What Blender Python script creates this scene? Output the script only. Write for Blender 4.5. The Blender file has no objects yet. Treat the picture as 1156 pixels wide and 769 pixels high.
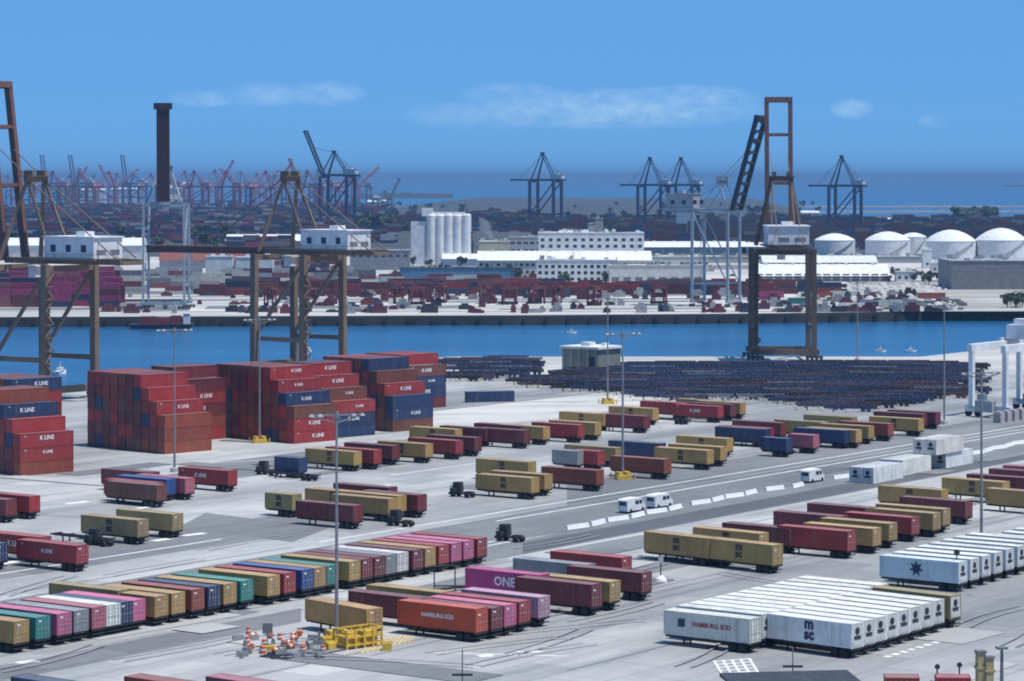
import bpy, math, random
from mathutils import Vector, Matrix
random.seed(7)
R = math.radians
S = bpy.context.scene
COL = S.collection
F, H, YH, CX = 3250.0, 56.0, 200.0, 578.0     # focal length, eye height and eye level that fit the photograph
SEA = -4.0

def at(px, py, z=0.0):
    Y = F * (H - z) / (py - YH)
    return Vector(((px - CX) * Y / F, Y, z))
def zat(py, Y): return H - (py - YH) * Y / F
def xat(px, Y): return (px - CX) * Y / F

# ------------------------------------------------------------------ materials
def nt(name):
    m = bpy.data.materials.new(name); m.use_nodes = True
    t = m.node_tree; b = t.nodes['Principled BSDF']
    return m, t, b
def N(t, kind, **kw):
    n = t.nodes.new(kind)
    for k, v in kw.items(): setattr(n, k, v)
    return n
def mixrgb(t, fac, a, b, mode='MIX'):
    n = N(t, 'ShaderNodeMix', data_type='RGBA', blend_type=mode)
    for sock, v in ((n.inputs[0], fac), (n.inputs[6], a), (n.inputs[7], b)):
        if hasattr(v, 'is_linked'): t.links.new(v, sock)
        elif isinstance(v, (int, float)): sock.default_value = v
        else: sock.default_value = (*v, 1)
    return n.outputs[2]
def ramp(t, fac, p0, p1, c0=(0,0,0,1), c1=(1,1,1,1)):
    n = N(t, 'ShaderNodeValToRGB')
    n.color_ramp.elements[0].position = p0; n.color_ramp.elements[1].position = p1
    n.color_ramp.elements[0].color = c0; n.color_ramp.elements[1].color = c1
    t.links.new(fac, n.inputs[0]); return n.outputs[0]
def noise(t, vec, scale, detail=4, rough=.55, stretch=None):
    if stretch:
        mp = N(t, 'ShaderNodeMapping'); mp.inputs['Scale'].default_value = stretch
        t.links.new(vec, mp.inputs[0]); vec = mp.outputs[0]
    n = N(t, 'ShaderNodeTexNoise'); n.inputs['Scale'].default_value = scale
    n.inputs['Detail'].default_value = detail; n.inputs['Roughness'].default_value = rough
    t.links.new(vec, n.inputs['Vector']); return n.outputs['Fac']
def offset_coord(t):
    tc = N(t, 'ShaderNodeTexCoord'); oi = N(t, 'ShaderNodeObjectInfo')
    ad = N(t, 'ShaderNodeVectorMath', operation='ADD')
    ml = N(t, 'ShaderNodeMath', operation='MULTIPLY'); ml.inputs[1].default_value = 91.7
    t.links.new(oi.outputs['Random'], ml.inputs[0])
    t.links.new(tc.outputs['Object'], ad.inputs[0]); t.links.new(ml.outputs[0], ad.inputs[1])
    return ad.outputs[0], oi
def paint_mat(name, rough=.5, wear=.35, dirt=(.16,.13,.11)):
    m, t, b = nt(name)
    v, oi = offset_coord(t)
    base = oi.outputs['Color']
    big = noise(t, v, .35, 5, .6)
    streak = noise(t, v, 1.6, 4, .6, (1.0, 1.0, .12))
    sp = noise(t, v, 3.2, 6, .7)
    hs = N(t, 'ShaderNodeHueSaturation')
    mr = N(t, 'ShaderNodeMapRange'); mr.inputs[3].default_value = .55; mr.inputs[4].default_value = 1.3
    t.links.new(big, mr.inputs[0]); t.links.new(mr.outputs[0], hs.inputs['Value']); t.links.new(base, hs.inputs['Color'])
    c = mixrgb(t, ramp(t, streak, .52, .78, (0,0,0,1), (wear,)*3+(1,)), hs.outputs[0], dirt)
    c = mixrgb(t, ramp(t, sp, .66, .74, (0,0,0,1), (.55*wear,)*3+(1,)), c, (.17,.07,.035))
    t.links.new(c, b.inputs['Base Color']); b.inputs['Roughness'].default_value = rough
    return m
def plain(name, col, rough=.6, metal=0, var=.25, scale=.6):
    m, t, b = nt(name)
    v, oi = offset_coord(t)
    n = noise(t, v, scale, 5, .6)
    c = mixrgb(t, ramp(t, n, .3, .72), tuple(x*(1-var) for x in col), tuple(min(1, x*(1+var)) for x in col))
    t.links.new(c, b.inputs['Base Color']); b.inputs['Roughness'].default_value = rough; b.inputs['Metallic'].default_value = metal
    return m
PAINT = paint_mat('container_paint', .55, .6)
CRANE = paint_mat('crane_paint', .6, .6, (.10,.06,.04))
PLAINP = paint_mat('building_paint', .7, .22, (.3,.28,.26))
M = dict(
    dark=plain('black_steel', (.022,.023,.027), .6), rubber=plain('tyre_rubber', (.018,.018,.019), .85),
    steel=plain('galvanised_steel', (.24,.25,.26), .5, .3), rod=plain('lock_rod_steel', (.42,.42,.42), .5, .4),
    glass=plain('window_glass', (.03,.04,.055), .12, 0, .3, .8), white=plain('white_paint', (.74,.75,.76), .5, 0, .08),
    ink_white=plain('white_lettering', (.78,.78,.78), .6, 0, .08), ink_dark=plain('dark_lettering', (.035,.03,.035), .6),
    ink_navy=plain('navy_lettering', (.02,.035,.09), .6), ink_red=plain('red_lettering', (.35,.03,.05), .6),
    yellow=plain('safety_yellow', (.62,.40,.05), .55, 0, .25, 1.4), concrete=plain('pale_concrete', (.46,.45,.43), .9, 0, .2, .2),
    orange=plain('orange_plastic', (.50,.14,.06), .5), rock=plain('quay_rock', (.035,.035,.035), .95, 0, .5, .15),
    leaf=plain('tree_leaves', (.05,.075,.035), .8, 0, .5, .25), bark=plain('tree_bark', (.09,.06,.045), .9),
    linepaint=plain('road_paint', (.72,.72,.70), .8, 0, .2, .5), yline=plain('yellow_road_paint', (.62,.47,.20), .8, 0, .25, .5),
    joint=plain('dark_joint', (.16,.165,.18), .9, 0, .2, .1),
)
def ground_mat(name, ca, cb, cd, stain=.5, ang=55, slab=False):
    m, t, b = nt(name)
    tc = N(t, 'ShaderNodeTexCoord')
    mp = N(t, 'ShaderNodeMapping'); mp.inputs['Rotation'].default_value = (0,0,R(-ang))
    t.links.new(tc.outputs['Object'], mp.inputs[0]); v = mp.outputs[0]
    n1 = noise(t, v, .02, 5, .6, (.35, 1, 1)); n2 = noise(t, v, .09, 6, .65, (.16, 1, 1)); n3 = noise(t, v, .5, 6, .7)
    n4 = noise(t, v, .045, 4, .6, (.08, 1.4, 1))
    c = mixrgb(t, ramp(t, n1, .40, .60), ca, cb)
    c = mixrgb(t, ramp(t, n2, .52, .74, (0,0,0,1), (stain,)*3+(1,)), c, cd)
    c = mixrgb(t, ramp(t, n4, .56, .70, (0,0,0,1), (stain*.8,)*3+(1,)), c, cd)
    sc = N(t, 'ShaderNodeMapRange'); sc.inputs[3].default_value = .8; sc.inputs[4].default_value = 1.17
    t.links.new(n3, sc.inputs[0])
    c = mixrgb(t, 1.0, c, sc.outputs[0], 'MULTIPLY')
    if slab:                                  # poured slabs, each with its own tone, and oil drips
        br = N(t, 'ShaderNodeTexBrick'); br.inputs['Scale'].default_value = 1; br.inputs['Brick Width'].default_value = 14; br.inputs['Row Height'].default_value = 7
        br.inputs['Mortar Size'].default_value = .07; br.inputs['Mortar Smooth'].default_value = .3
        br.inputs['Color1'].default_value = (.84,.845,.86,1); br.inputs['Color2'].default_value = (1.1,1.1,1.09,1); br.inputs['Mortar'].default_value = (.55,.55,.56,1)
        t.links.new(v, br.inputs['Vector']); c = mixrgb(t, 1.0, c, br.outputs['Color'], 'MULTIPLY')
        oil = noise(t, v, .22, 5, .7, (.6, 1, 1))
        c = mixrgb(t, ramp(t, oil, .62, .72, (0,0,0,1), (.55,.55,.55,1)), c, (.07,.07,.073))
    t.links.new(c, b.inputs['Base Color']); b.inputs['Roughness'].default_value = .9
    return m
G_YARD = ground_mat('yard_concrete', (.25,.253,.253), (.43,.43,.415), (.15,.157,.168), .9, slab=True)
G_ASPH = ground_mat('yard_asphalt', (.155,.16,.165), (.20,.203,.207), (.12,.125,.13), .5, slab=True)
G_MID = ground_mat('worn_asphalt', (.12,.125,.132), (.19,.193,.198), (.09,.094,.10), .7)
G_LIGHT = ground_mat('new_concrete', (.34,.34,.33), (.42,.42,.41), (.25,.25,.25), .5)
G_DARK = ground_mat('dark_asphalt', (.075,.08,.09), (.10,.105,.115), (.06,.063,.07), .5)
G_PALE = ground_mat('pale_apron', (.40,.39,.365), (.54,.525,.49), (.26,.26,.25), .8, 8)
G_FAR = ground_mat('far_land_soil', (.030,.036,.036), (.075,.078,.075), (.02,.026,.02), .8, 10)
G_DIRT = ground_mat('gravel_yard', (.28,.26,.23), (.44,.42,.38), (.14,.13,.12), .7, 10)

def water_mat():
    m, t, b = nt('sea_water')
    tc = N(t, 'ShaderNodeTexCoord')
    n1 = noise(t, tc.outputs['Object'], .01, 5, .6, (.35, 1.6, 1)); n2 = noise(t, tc.outputs['Object'], .5, 4, .6, (.6, 1, 1))
    n3 = noise(t, tc.outputs['Object'], .05, 4, .6, (.2, 1.2, 1))
    c = mixrgb(t, ramp(t, n1, .35, .68), (.008,.070,.175), (.014,.105,.235))
    c = mixrgb(t, ramp(t, n3, .5, .75, (0,0,0,1), (.5,.5,.5,1)), c, (.022,.14,.29))
    t.links.new(c, b.inputs['Base Color'])
    b.inputs['Roughness'].default_value = .22; b.inputs['IOR'].default_value = 1.33
    b.inputs['Specular IOR Level'].default_value = .35
    bm = N(t, 'ShaderNodeBump'); bm.inputs['Strength'].default_value = .6; bm.inputs['Distance'].default_value = .5
    t.links.new(n2, bm.inputs['Height']); t.links.new(bm.outputs[0], b.inputs['Normal'])
    return m
G_SEA = water_mat()

# ------------------------------------------------------------------ mesh helpers
class MB:
    def __init__(s): s.v = []; s.f = []
    def quadbox(s, pts):                      # 8 points: bottom ring then top ring
        n = len(s.v); s.v += [tuple(p) for p in pts]
        s.f += [(n,n+3,n+2,n+1),(n+4,n+5,n+6,n+7),(n,n+1,n+5,n+4),(n+1,n+2,n+6,n+5),(n+2,n+3,n+7,n+6),(n+3,n,n+4,n+7)]
        return s
    def box(s, x0, x1, y0, y1, z0, z1):
        return s.quadbox([(x0,y0,z0),(x1,y0,z0),(x1,y1,z0),(x0,y1,z0),(x0,y0,z1),(x1,y0,z1),(x1,y1,z1),(x0,y1,z1)])
    def bar(s, a, b, w, h=None, up=(0,0,1), w2=None, h2=None):     # box beam from a to b
        a, b = Vector(a), Vector(b); h = h or w; w2 = w2 or w; h2 = h2 or h
        d = (b-a).normalized(); u = Vector(up)
        if abs(d.dot(u)) > .95: u = Vector((1,0,0))
        sd = d.cross(u).normalized(); u = sd.cross(d)
        def ring(p, w, h): return [p-sd*w/2-u*h/2, p+sd*w/2-u*h/2, p+sd*w/2+u*h/2, p-sd*w/2+u*h/2]
        return s.quadbox(ring(a,w,h)+ring(b,w2,h2))
    def tube(s, a, b, r, r2=None, n=10, caps=True):
        a, b = Vector(a), Vector(b); r2 = r if r2 is None else r2
        d = (b-a).normalized(); u = Vector((0,0,1)) if abs(d.z) < .9 else Vector((1,0,0))
        x = d.cross(u).normalized(); y = d.cross(x)
        k = len(s.v)
        for p, rr in ((a,r),(b,r2)):
            for i in range(n):
                t = 2*math.pi*i/n; s.v.append(tuple(p + x*math.cos(t)*rr + y*math.sin(t)*rr))
        for i in range(n): s.f.append((k+i, k+n+i, k+n+(i+1)%n, k+(i+1)%n))
        if caps: s.f.append(tuple(range(k,k+n))); s.f.append(tuple(range(k+2*n-1,k+n-1,-1)))
        return s
    def lathe(s, c, prof, n=24):              # profile of (radius, z)
        k = len(s.v); c = Vector(c)
        for r, z in prof:
            for i in range(n):
                t = 2*math.pi*i/n; s.v.append((c.x+r*math.cos(t), c.y+r*math.sin(t), c.z+z))
        for j in range(len(prof)-1):
            for i in range(n):
                a = k+j*n+i; b = k+j*n+(i+1)%n; s.f.append((a,b,b+n,a+n))
        s.f.append(tuple(range(k+(len(prof)-1)*n, k+len(prof)*n)))
        s.f.append(tuple(range(k+n-1, k-1, -1)))
        return s
    def prism(s, poly, z0, z1):               # poly counter-clockwise in xy
        n = len(poly); k = len(s.v)
        s.v += [(p[0],p[1],z0) for p in poly] + [(p[0],p[1],z1) for p in poly]
        s.f.append(tuple(range(k+n-1,k-1,-1))); s.f.append(tuple(range(k+n,k+2*n)))
        for i in range(n): s.f.append((k+i, k+(i+1)%n, k+n+(i+1)%n, k+n+i))
        return s
    def face(s, pts):
        k = len(s.v); s.v += [tuple(p) for p in pts]; s.f.append(tuple(range(k,k+len(pts)))); return s
    def mesh(s, name, mat):
        me = bpy.data.meshes.new(name); me.from_pydata(s.v, [], s.f); me.materials.append(mat); me.update()
        return me
def link(name, data, parent=None, loc=None, rz=None, color=None):
    o = bpy.data.objects.new(name, data); COL.objects.link(o)
    if parent: o.parent = parent
    if loc is not None: o.location = loc
    if rz is not None: o.rotation_euler = (0,0,rz)
    if color: o.color = (*color, 1)
    return o
def tag(o, label=None, cat=None, group=None, kind=None):
    if label: o['label'] = label
    if cat: o['category'] = cat
    if group: o['group'] = group
    if kind: o['kind'] = kind
    return o
def thing(name, label, cat, loc=(0,0,0), rz=0, group=None):
    return tag(link(name, None, None, loc, rz), label, cat, group)
ORD = ['', 'first','second','third','fourth','fifth','sixth','seventh','eighth','ninth','tenth','eleventh','twelfth','thirteenth','fourteenth','fifteenth','sixteenth','seventeenth','eighteenth','nineteenth','twentieth','twenty-first','twenty-second','twenty-third','twenty-fourth','twenty-fifth','twenty-sixth','twenty-seventh','twenty-eighth','twenty-ninth','thirtieth']

def text_mesh(txt, size, mat, key={}):
    k = (txt, size, mat.name)
    if k not in key:
        cu = bpy.data.curves.new('lettering', 'FONT'); cu.body = txt; cu.size = size; cu.align_x = 'CENTER'; cu.align_y = 'CENTER'
        cu.offset = (.05 if 'sc' in txt else .025)*size; cu.extrude = .006; cu.resolution_u = 2; cu.space_line = .72
        o = bpy.data.objects.new('lettering', cu); COL.objects.link(o)
        dg = bpy.context.evaluated_depsgraph_get()
        me = bpy.data.meshes.new_from_object(o.evaluated_get(dg)); me.name = 'lettering'
        bpy.data.objects.remove(o); bpy.data.curves.remove(cu)
        me.materials.clear(); me.materials.append(mat); key[k] = me
    return key[k]

# ------------------------------------------------------------------ the setting
def sheet(name, poly, z, mat):
    o = link(name, MB().face([(p[0],p[1],z) for p in poly]).mesh(name, mat)); return tag(o, kind='structure')
E = 42000
link_sea = tag(link('sea', MB().face([(-E,-3000,SEA),(E,-3000,SEA),(E,E,SEA),(-E,E,SEA)]).mesh('sea', G_SEA)), kind='structure')
D55 = Vector((math.cos(R(55)), math.sin(R(55)), 0))
QC = at(508, 402.5)
QL = QC - D55*1350
yard = [(-2600,-900),(2600,-900),(2600,QC.y),(QC.x,QC.y),(QL.x,QL.y),(-2600,QL.y)]
o = link('yard_ground', MB().prism(yard, -9, 0).mesh('yard_ground', G_YARD)); tag(o, kind='structure')
fe = [at(-900,360),at(0,358),at(580,356),at(850,354),at(1050,351.5),at(1500,350)]
fb = [at(2200,244),at(930,244),at(850,224),at(540,223),at(430,236),at(200,232),at(-900,232)]
o = link('far_land', MB().prism([(p.x,p.y) for p in fe+fb], -9, -.02).mesh('far_land', G_FAR)); tag(o, kind='structure')
def up_edge(pts, dy): return [Vector((p.x, p.y+dy, 0)) for p in pts]
ap = fe[:5] + [at(1085,330), at(900,331), at(560,334), at(0,336), at(-900,337)]
sheet('far_apron', ap, .004, G_PALE)
sheet('far_asphalt_patch', [at(112,352),at(214,351),at(205,337.5),at(118,338)], .012, G_ASPH)
sheet('far_asphalt_road', [at(-200,341),at(850,338),at(850,336.6),at(-200,339)], .012, G_ASPH)
sheet('far_gravel_yard', [at(890,352.5),at(1500,350),at(1500,318),at(980,318),at(900,330.5)], .008, G_DIRT)
sheet('far_pavement', [at(-900,336.6),at(0,335.6),at(560,333.6),at(900,330.6),at(985,317),at(1500,317),at(1500,290),at(-900,290)], .006, G_PALE)
fas_ = {}
for k, (xa, xb, ya, yb, mt) in enumerate(((230,520,349,345.5,'A'),(560,790,350,348.6,'A'),(-60,108,351,348,'A'),(300,780,341.8,340.6,'D'),(860,1040,346,344,'A'),(600,860,334.4,332.2,'A'),(-100,420,333,329,'A'),(880,1000,328,325,'A'),(-100,600,318,312,'A'),(250,900,305,300,'A'),(-200,1300,352.6,352.2,'D'))):
    fas_.setdefault(mt, MB()).face([(q.x,q.y,.016+.004*k) for q in (at(xa,ya),at(xb,ya-.8),at(xb+8,yb-.8),at(xa+5,yb))])
for mt, nm_ in (('A','far_asphalt_lanes'),('D','far_dark_lanes')): tag(link(nm_, fas_[mt].mesh(nm_, G_ASPH if mt == 'A' else G_DARK)), kind='structure')
# dark quay face of the far bank: piles and fenders
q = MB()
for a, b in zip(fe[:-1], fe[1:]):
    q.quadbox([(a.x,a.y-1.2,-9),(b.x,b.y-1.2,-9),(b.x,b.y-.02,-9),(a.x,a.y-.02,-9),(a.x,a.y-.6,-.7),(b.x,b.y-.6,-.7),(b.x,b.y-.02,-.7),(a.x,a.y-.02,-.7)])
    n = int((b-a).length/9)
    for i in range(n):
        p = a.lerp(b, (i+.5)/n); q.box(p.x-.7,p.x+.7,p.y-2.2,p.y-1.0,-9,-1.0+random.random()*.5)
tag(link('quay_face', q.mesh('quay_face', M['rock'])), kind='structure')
for nm, pts in (('breakwater', [(-200,233.5),(1500,231)]), ('outer_breakwater', [(880,237.5),(1500,236.5)])):
    a, b = at(*pts[0]), at(*pts[1]); m_ = MB(); n = 60
    for i in range(n):
        p, q2 = a.lerp(b, i/n), a.lerp(b, (i+1)/n); h1 = .8+random.random()*1.4
        m_.quadbox([(p.x,p.y-9,SEA-1),(q2.x,q2.y-9,SEA-1),(q2.x,q2.y+9,SEA-1),(p.x,p.y+9,SEA-1),(p.x,p.y-3,h1-2),(q2.x,q2.y-3,h1-2),(q2.x,q2.y+3,h1-2),(p.x,p.y+3,h1-2)])
    tag(link(nm, m_.mesh(nm, M['joint'])), nm.replace('_',' ')+' of stone far out in the sea', 'breakwater', kind='structure')
# paved areas, each sheet 4 mm above the one below
def vy(x, x0, y0): return 200+(y0-200)*(2853-x)/(2853-x0)    # line through (x0,y0) parallel to the parked rows
def lane(x0, x1, xa, ya, xb, yb): return [at(x0,vy(x0,xa,ya)),at(x1,vy(x1,xa,ya)),at(x1,vy(x1,xb,yb)),at(x0,vy(x0,xb,yb))]
sheet('dark_lane', lane(590,1500,612,621,640,604), .012, G_DARK)
sheet('asphalt_road', lane(-100,1500,560,632,640,571), .004, G_ASPH)
sheet('asphalt_strip', lane(-120,470,0,655,0,628), .004, G_ASPH)
sheet('asphalt_patch', [at(200,596),at(330,612),at(372,596),at(232,579)], .008, G_MID)
pr_ = random.Random(31)
rep_ = {}
for k in range(34):
    p = at(pr_.uniform(0,1150), pr_.uniform(470,765)); a_ = R(55+pr_.choice([0,0,90])+pr_.uniform(-3,3)); e1 = Vector((math.cos(a_),math.sin(a_),0))*pr_.uniform(3,16); e2 = Vector((-math.sin(a_),math.cos(a_),0))*pr_.uniform(1.2,4.5)
    rep_.setdefault(pr_.randrange(3), MB()).face([(q.x,q.y,.028+.004*k) for q in (p-e1-e2,p+e1-e2,p+e1+e2,p-e1+e2)])
for k, nm_ in enumerate(('worn_paving_repairs','asphalt_repairs','concrete_repairs')): tag(link(nm_, rep_[k].mesh(nm_, (G_MID,G_ASPH,G_LIGHT)[k])), kind='structure')
sheet('asphalt_strip', lane(640,1500,700,560,640,548), .004, G_ASPH)
sheet('asphalt_strip', lane(210,520,230,545,180,530), .004, G_ASPH)
sheet('asphalt_strip', lane(630,1400,700,655,680,648), .004, G_ASPH)
sheet('asphalt_strip', lane(-80,340,0,770,0,752), .004, G_ASPH)
sheet('asphalt_lot', lane(470,760,500,470,620,449), .004, G_ASPH)
sheet('quay_pavement', [at(470,424),at(1500,415),at(1500,403),at(516,403)], .004, G_PALE)
sheet('lot_pavement', lane(480,1500,640,470,600,452), .008, G_PALE)
lm = MB(); jm = MB()
def stripe(mb, a, b, w, z):
    d = (b-a).normalized(); s_ = Vector((-d.y,d.x,0))*w/2
    mb.face([(p.x,p.y,z) for p in (a-s_, b-s_, b+s_, a+s_)])
for x0,y0,xa,xb in ((0,690,-50,760),(0,672,-50,330),(600,700,420,1300),(900,640,620,1300),(560,646,300,1400),(700,742,640,1300),(0,741,-60,420),(300,760,0,900)):
    stripe(jm, at(xa,vy(xa,x0,y0)), at(xb,vy(xb,x0,y0)), .35, .016)
for x0,y0,xa,xb in ((640,600,420,636),(0,648,-50,250),(620,600,300,640),(640,575,560,1300),(640,566,360,1300),(500,500,340,760),(620,476,560,900),(560,520,440,560)):
    stripe(lm, at(xa,vy(xa,x0,y0)), at(xb,vy(xb,x0,y0)), .5, .02)
for a, b in (((137,614),(156,612)),((173,611),(198,607)),((207,605),(231,602)),((0,637),(30,632)),((20,749),(42,746)),((75,569),(100,566)),((150,575),(180,571)),((400,553),(440,548)),((585,737),(610,735)),((540,741),(556,740))):
    stripe(lm, at(*a), at(*b), 1.6, .024)
for i in range(12):
    x = 1000+i*9; y = vy(x,1000,742)
    stripe(lm, at(x,y), at(x+4.5,vy(x+4.5,1000,742)), .9, .024)
for i in range(7):
    stripe(lm, at(806+i*2,747+i*3.4), at(846+i*2,744+i*3.4), .45, .024)
for i in range(5):
    stripe(lm, at(806+i*10,746-i*.6), at(822+i*10,772-i*.6), .3, .028)
stripe(lm, at(490,737), at(640,741), .4, .02); stripe(lm, at(150,528), at(340,517), .4, .02)
tag(link('lane_markings', lm.mesh('lane_markings', M['linepaint'])), kind='structure')
tag(link('pavement_joints', jm.mesh('pavement_joints', M['joint'])), kind='structure')
ym = MB()
for i in range(10):
    stripe(ym, at(408+i*6,738-i*1.5), at(424+i*5,722-i*.9), .16, .024)
for i in range(5):
    stripe(ym, at(408+i*3.5,738-i*3.4), at(463+i*1.5,725-i*2.4), .16, .028)
stripe(ym, at(384,740), at(470,724), .25, .02)
tag(link('yellow_hatching', ym.mesh('yellow_hatching', M['yline'])), kind='structure')
# tyre marks where trucks turn
tm = MB()
for i in range(28):
    x0 = random.uniform(-20,1150); y0 = random.uniform(560,765); p = at(x0,y0); a0 = R(random.choice([55,55,40,70,145])+random.uniform(-12,12)); cv = random.uniform(-.02,.02)
    for s_ in (-1,1):
        pts = []; a_ = a0; c = Vector((p.x - s_*math.sin(a0)*1.0, p.y + s_*math.cos(a0)*1.0, 0))
        for k in range(9):
            pts.append(c.copy()); c = c + Vector((math.cos(a_),math.sin(a_),0))*2.6; a_ += cv*2.6
        for u_, v_ in zip(pts[:-1], pts[1:]): stripe(tm, u_, v_, .3, .19+.0005*i)
M['tyremark'] = plain('tyre_mark', (.26,.262,.268), .9, 0, .2, .2)
tag(link('tyre_marks', tm.mesh('tyre_marks', M['tyremark'])), kind='structure')
HAZE, SUN, SKYS, EXPO = 7.5e-5, 5.0, .10, 0.0
SKY = (8000, 1.0, 0.0, 10.0); TINT = (1.24,2.92,5.05); CLOUD = (5.5,7.8,9.8)
# ------------------------------------------------------------------ containers
W = 2.44
C = dict(yellow=(.45,.28,.09), teal=(.03,.24,.20), pink=(.60,.14,.27), rose=(.42,.12,.15), grey=(.27,.28,.31), white=(.74,.73,.68),
         navy=(.022,.045,.12), red=(.36,.035,.035), maroon=(.17,.028,.032), rust=(.27,.058,.03), orange=(.50,.075,.025), lilac=(.58,.31,.43),
         magenta=(.46,.04,.18), blue=(.03,.08,.26), brown=(.17,.06,.04), olive=(.34,.25,.10), pale=(.62,.67,.69), green=(.06,.13,.09), reefer=(.77,.76,.69))
NM = dict(yellow='mustard yellow', teal='teal', pink='bright pink', rose='dusty rose', grey='grey', white='white', navy='navy blue', red='red',
          maroon='dark maroon', rust='rust brown', orange='orange-red', lilac='pale lilac', magenta='magenta', blue='blue', brown='brown',
          olive='olive', pale='pale blue-grey', green='dark green', reefer='white refrigerated')
def corr(mb, L, Ht, side):
    n = int(L/.56); y0 = side*(W/2-.02); y1 = side*(W/2-.075); xs = []
    x = -L/2+.1; st = (L-.2)/n
    for i in range(n):
        xs += [(x,y0),(x+st*.32,y0),(x+st*.5,y1),(x+st*.82,y1)]; x += st
    xs.append((L/2-.1,y0))
    k = len(mb.v)
    for px, py in xs: mb.v += [(px,py,.15),(px,py,Ht-.1)]
    for i in range(len(xs)-1):
        a = k+2*i; mb.f.append((a,a+2,a+3,a+1) if side < 0 else (a,a+1,a+3,a+2))
_cm = {}
def cmeshes(L, Ht, reefer=False):
    k = (L, Ht, reefer)
    if k in _cm: return _cm[k]
    b = MB()
    if reefer:
        for s in (-1,1):
            b.face([(-L/2+.1,s*(W/2-.02),.15),(L/2-.1,s*(W/2-.02),.15),(L/2-.1,s*(W/2-.02),Ht-.1),(-L/2+.1,s*(W/2-.02),Ht-.1)][::-s])
            for i in range(9): b.box(-L/2+.6+i*(L-1.2)/8-.03, -L/2+.6+i*(L-1.2)/8+.03, s*(W/2-.035)-.018, s*(W/2-.035)+.018+.006, .2, Ht-.15)
    else:
        corr(b, L, Ht, 1); corr(b, L, Ht, -1)
    b.box(L/2-.12, L/2-.05, -W/2+.1, W/2-.1, .12, Ht-.08)
    if not reefer:
        for i in range(8): b.box(L/2-.05, L/2-.015, -W/2+.2+i*.27, -W/2+.33+i*.27, .2, Ht-.15)
    b.box(-L/2+.1, L/2-.12, -W/2+.08, W/2-.08, .06, .15)
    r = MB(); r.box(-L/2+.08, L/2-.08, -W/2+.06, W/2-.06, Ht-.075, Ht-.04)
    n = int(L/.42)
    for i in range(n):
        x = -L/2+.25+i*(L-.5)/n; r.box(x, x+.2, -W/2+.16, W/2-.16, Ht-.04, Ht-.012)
    f = MB()
    for sx in (-1,1):
        for sy in (-1,1):
            x0, y0 = sx*(L/2-.08), sy*(W/2-.08)
            f.box(x0-.08,x0+.08,y0-.08,y0+.08,.13,Ht-.12)
            for z in (0, Ht-.12): f.box(x0-.09,x0+.085,y0-.085,y0+.085,z,z+.118)
    for sy in (-1,1):
        for z0, z1 in ((.02,.16),(Ht-.11,Ht-.005)): f.box(-L/2+.17,L/2-.17,sy*(W/2-.05)-.045,sy*(W/2-.05)+.045,z0,z1)
    for sx in (-1,1):
        for z0, z1 in ((.02,.15),(Ht-.12,-.005+Ht)): f.box(sx*(L/2-.06)-.05,sx*(L/2-.06)+.05,-W/2+.17,W/2-.17,z0,z1)
    d = MB(); d.box(-.035,.035,-.53,.53,.17,Ht-.14)
    for z in (.4, .95, 1.5, 2.05): d.box(-.06,-.034,-.47,.47,z,z+.34)
    lr = MB()
    for y in (-.3,.3):
        lr.tube((-.085,y,.1),(-.085,y,Ht-.1),.03,n=6); lr.box(-.11,-.07,y-.16,y+.16,1.15,1.22)
        for z in (.2,1.0,1.8,Ht-.3): lr.box(-.10,-.06,y-.07,y+.07,z,z+.06)
    u = MB(); u.box(-.04,.05,-1.06,1.06,.16,Ht-.14); u.box(-.10,-.042,-1.0,1.0,.2,.75)
    g = MB(); g.lathe((0,0,0),[(.44,0),(.44,.03),(.36,.05),(.1,.06)],16); g.box(-.62,.62,-.95,-.55,.01,.05)
    g.v = [(-.045-z, x, 1.95+y) for x,y,z in g.v]
    # the fan unit's dark grille sits on the panel
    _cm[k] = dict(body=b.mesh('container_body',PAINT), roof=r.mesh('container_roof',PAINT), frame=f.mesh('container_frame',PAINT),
        door=d.mesh('container_door',PAINT), rods=lr.mesh('lock_rods',M['rod']), unit=u.mesh('cooling_unit',PAINT), grille=g.mesh('fan_grille',M['dark']))
    return _cm[k]

def put_text(parent, txt, size, mat, x, z, side, off=.0):
    y = side*(W/2+.004+off)
    o = link('lettering', text_mesh(txt, size, mat), parent)
    if side > 0: o.matrix_local = Matrix(((-1,0,0,x),(0,0,1,y),(0,1,0,z),(0,0,0,1)))
    else: o.matrix_local = Matrix(((1,0,0,x),(0,0,-1,y),(0,1,0,z),(0,0,0,1)))
    return o
em_bm = MB(); em_bm.box(-.78,.78,-.78,.78,0,.006); EMB = em_bm.mesh('emblem_plate', M['ink_dark']); EMBN = em_bm.mesh('emblem_plate', M['ink_navy'])
sm = MB(); sm.prism([( (1.15 if i%2==0 else .55)*math.cos(2*math.pi*i/14+math.pi/2), (1.15 if i%2==0 else .55)*math.sin(2*math.pi*i/14+math.pi/2)) for i in range(14)], 0, .008)
STAR = sm.mesh('star_emblem', M['ink_navy'])
def put_plate(parent, me, x, z, side, name='emblem'):
    o = link(name, me, parent); y = side*(W/2+.004)
    if side > 0: o.matrix_local = Matrix(((-1,0,0,x),(0,0,1,y),(0,1,0,z),(0,0,0,1)))
    else: o.matrix_local = Matrix(((1,0,0,x),(0,0,-1,y),(0,1,0,z),(0,0,0,1)))
    return o
rt = random.Random(8)
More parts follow.
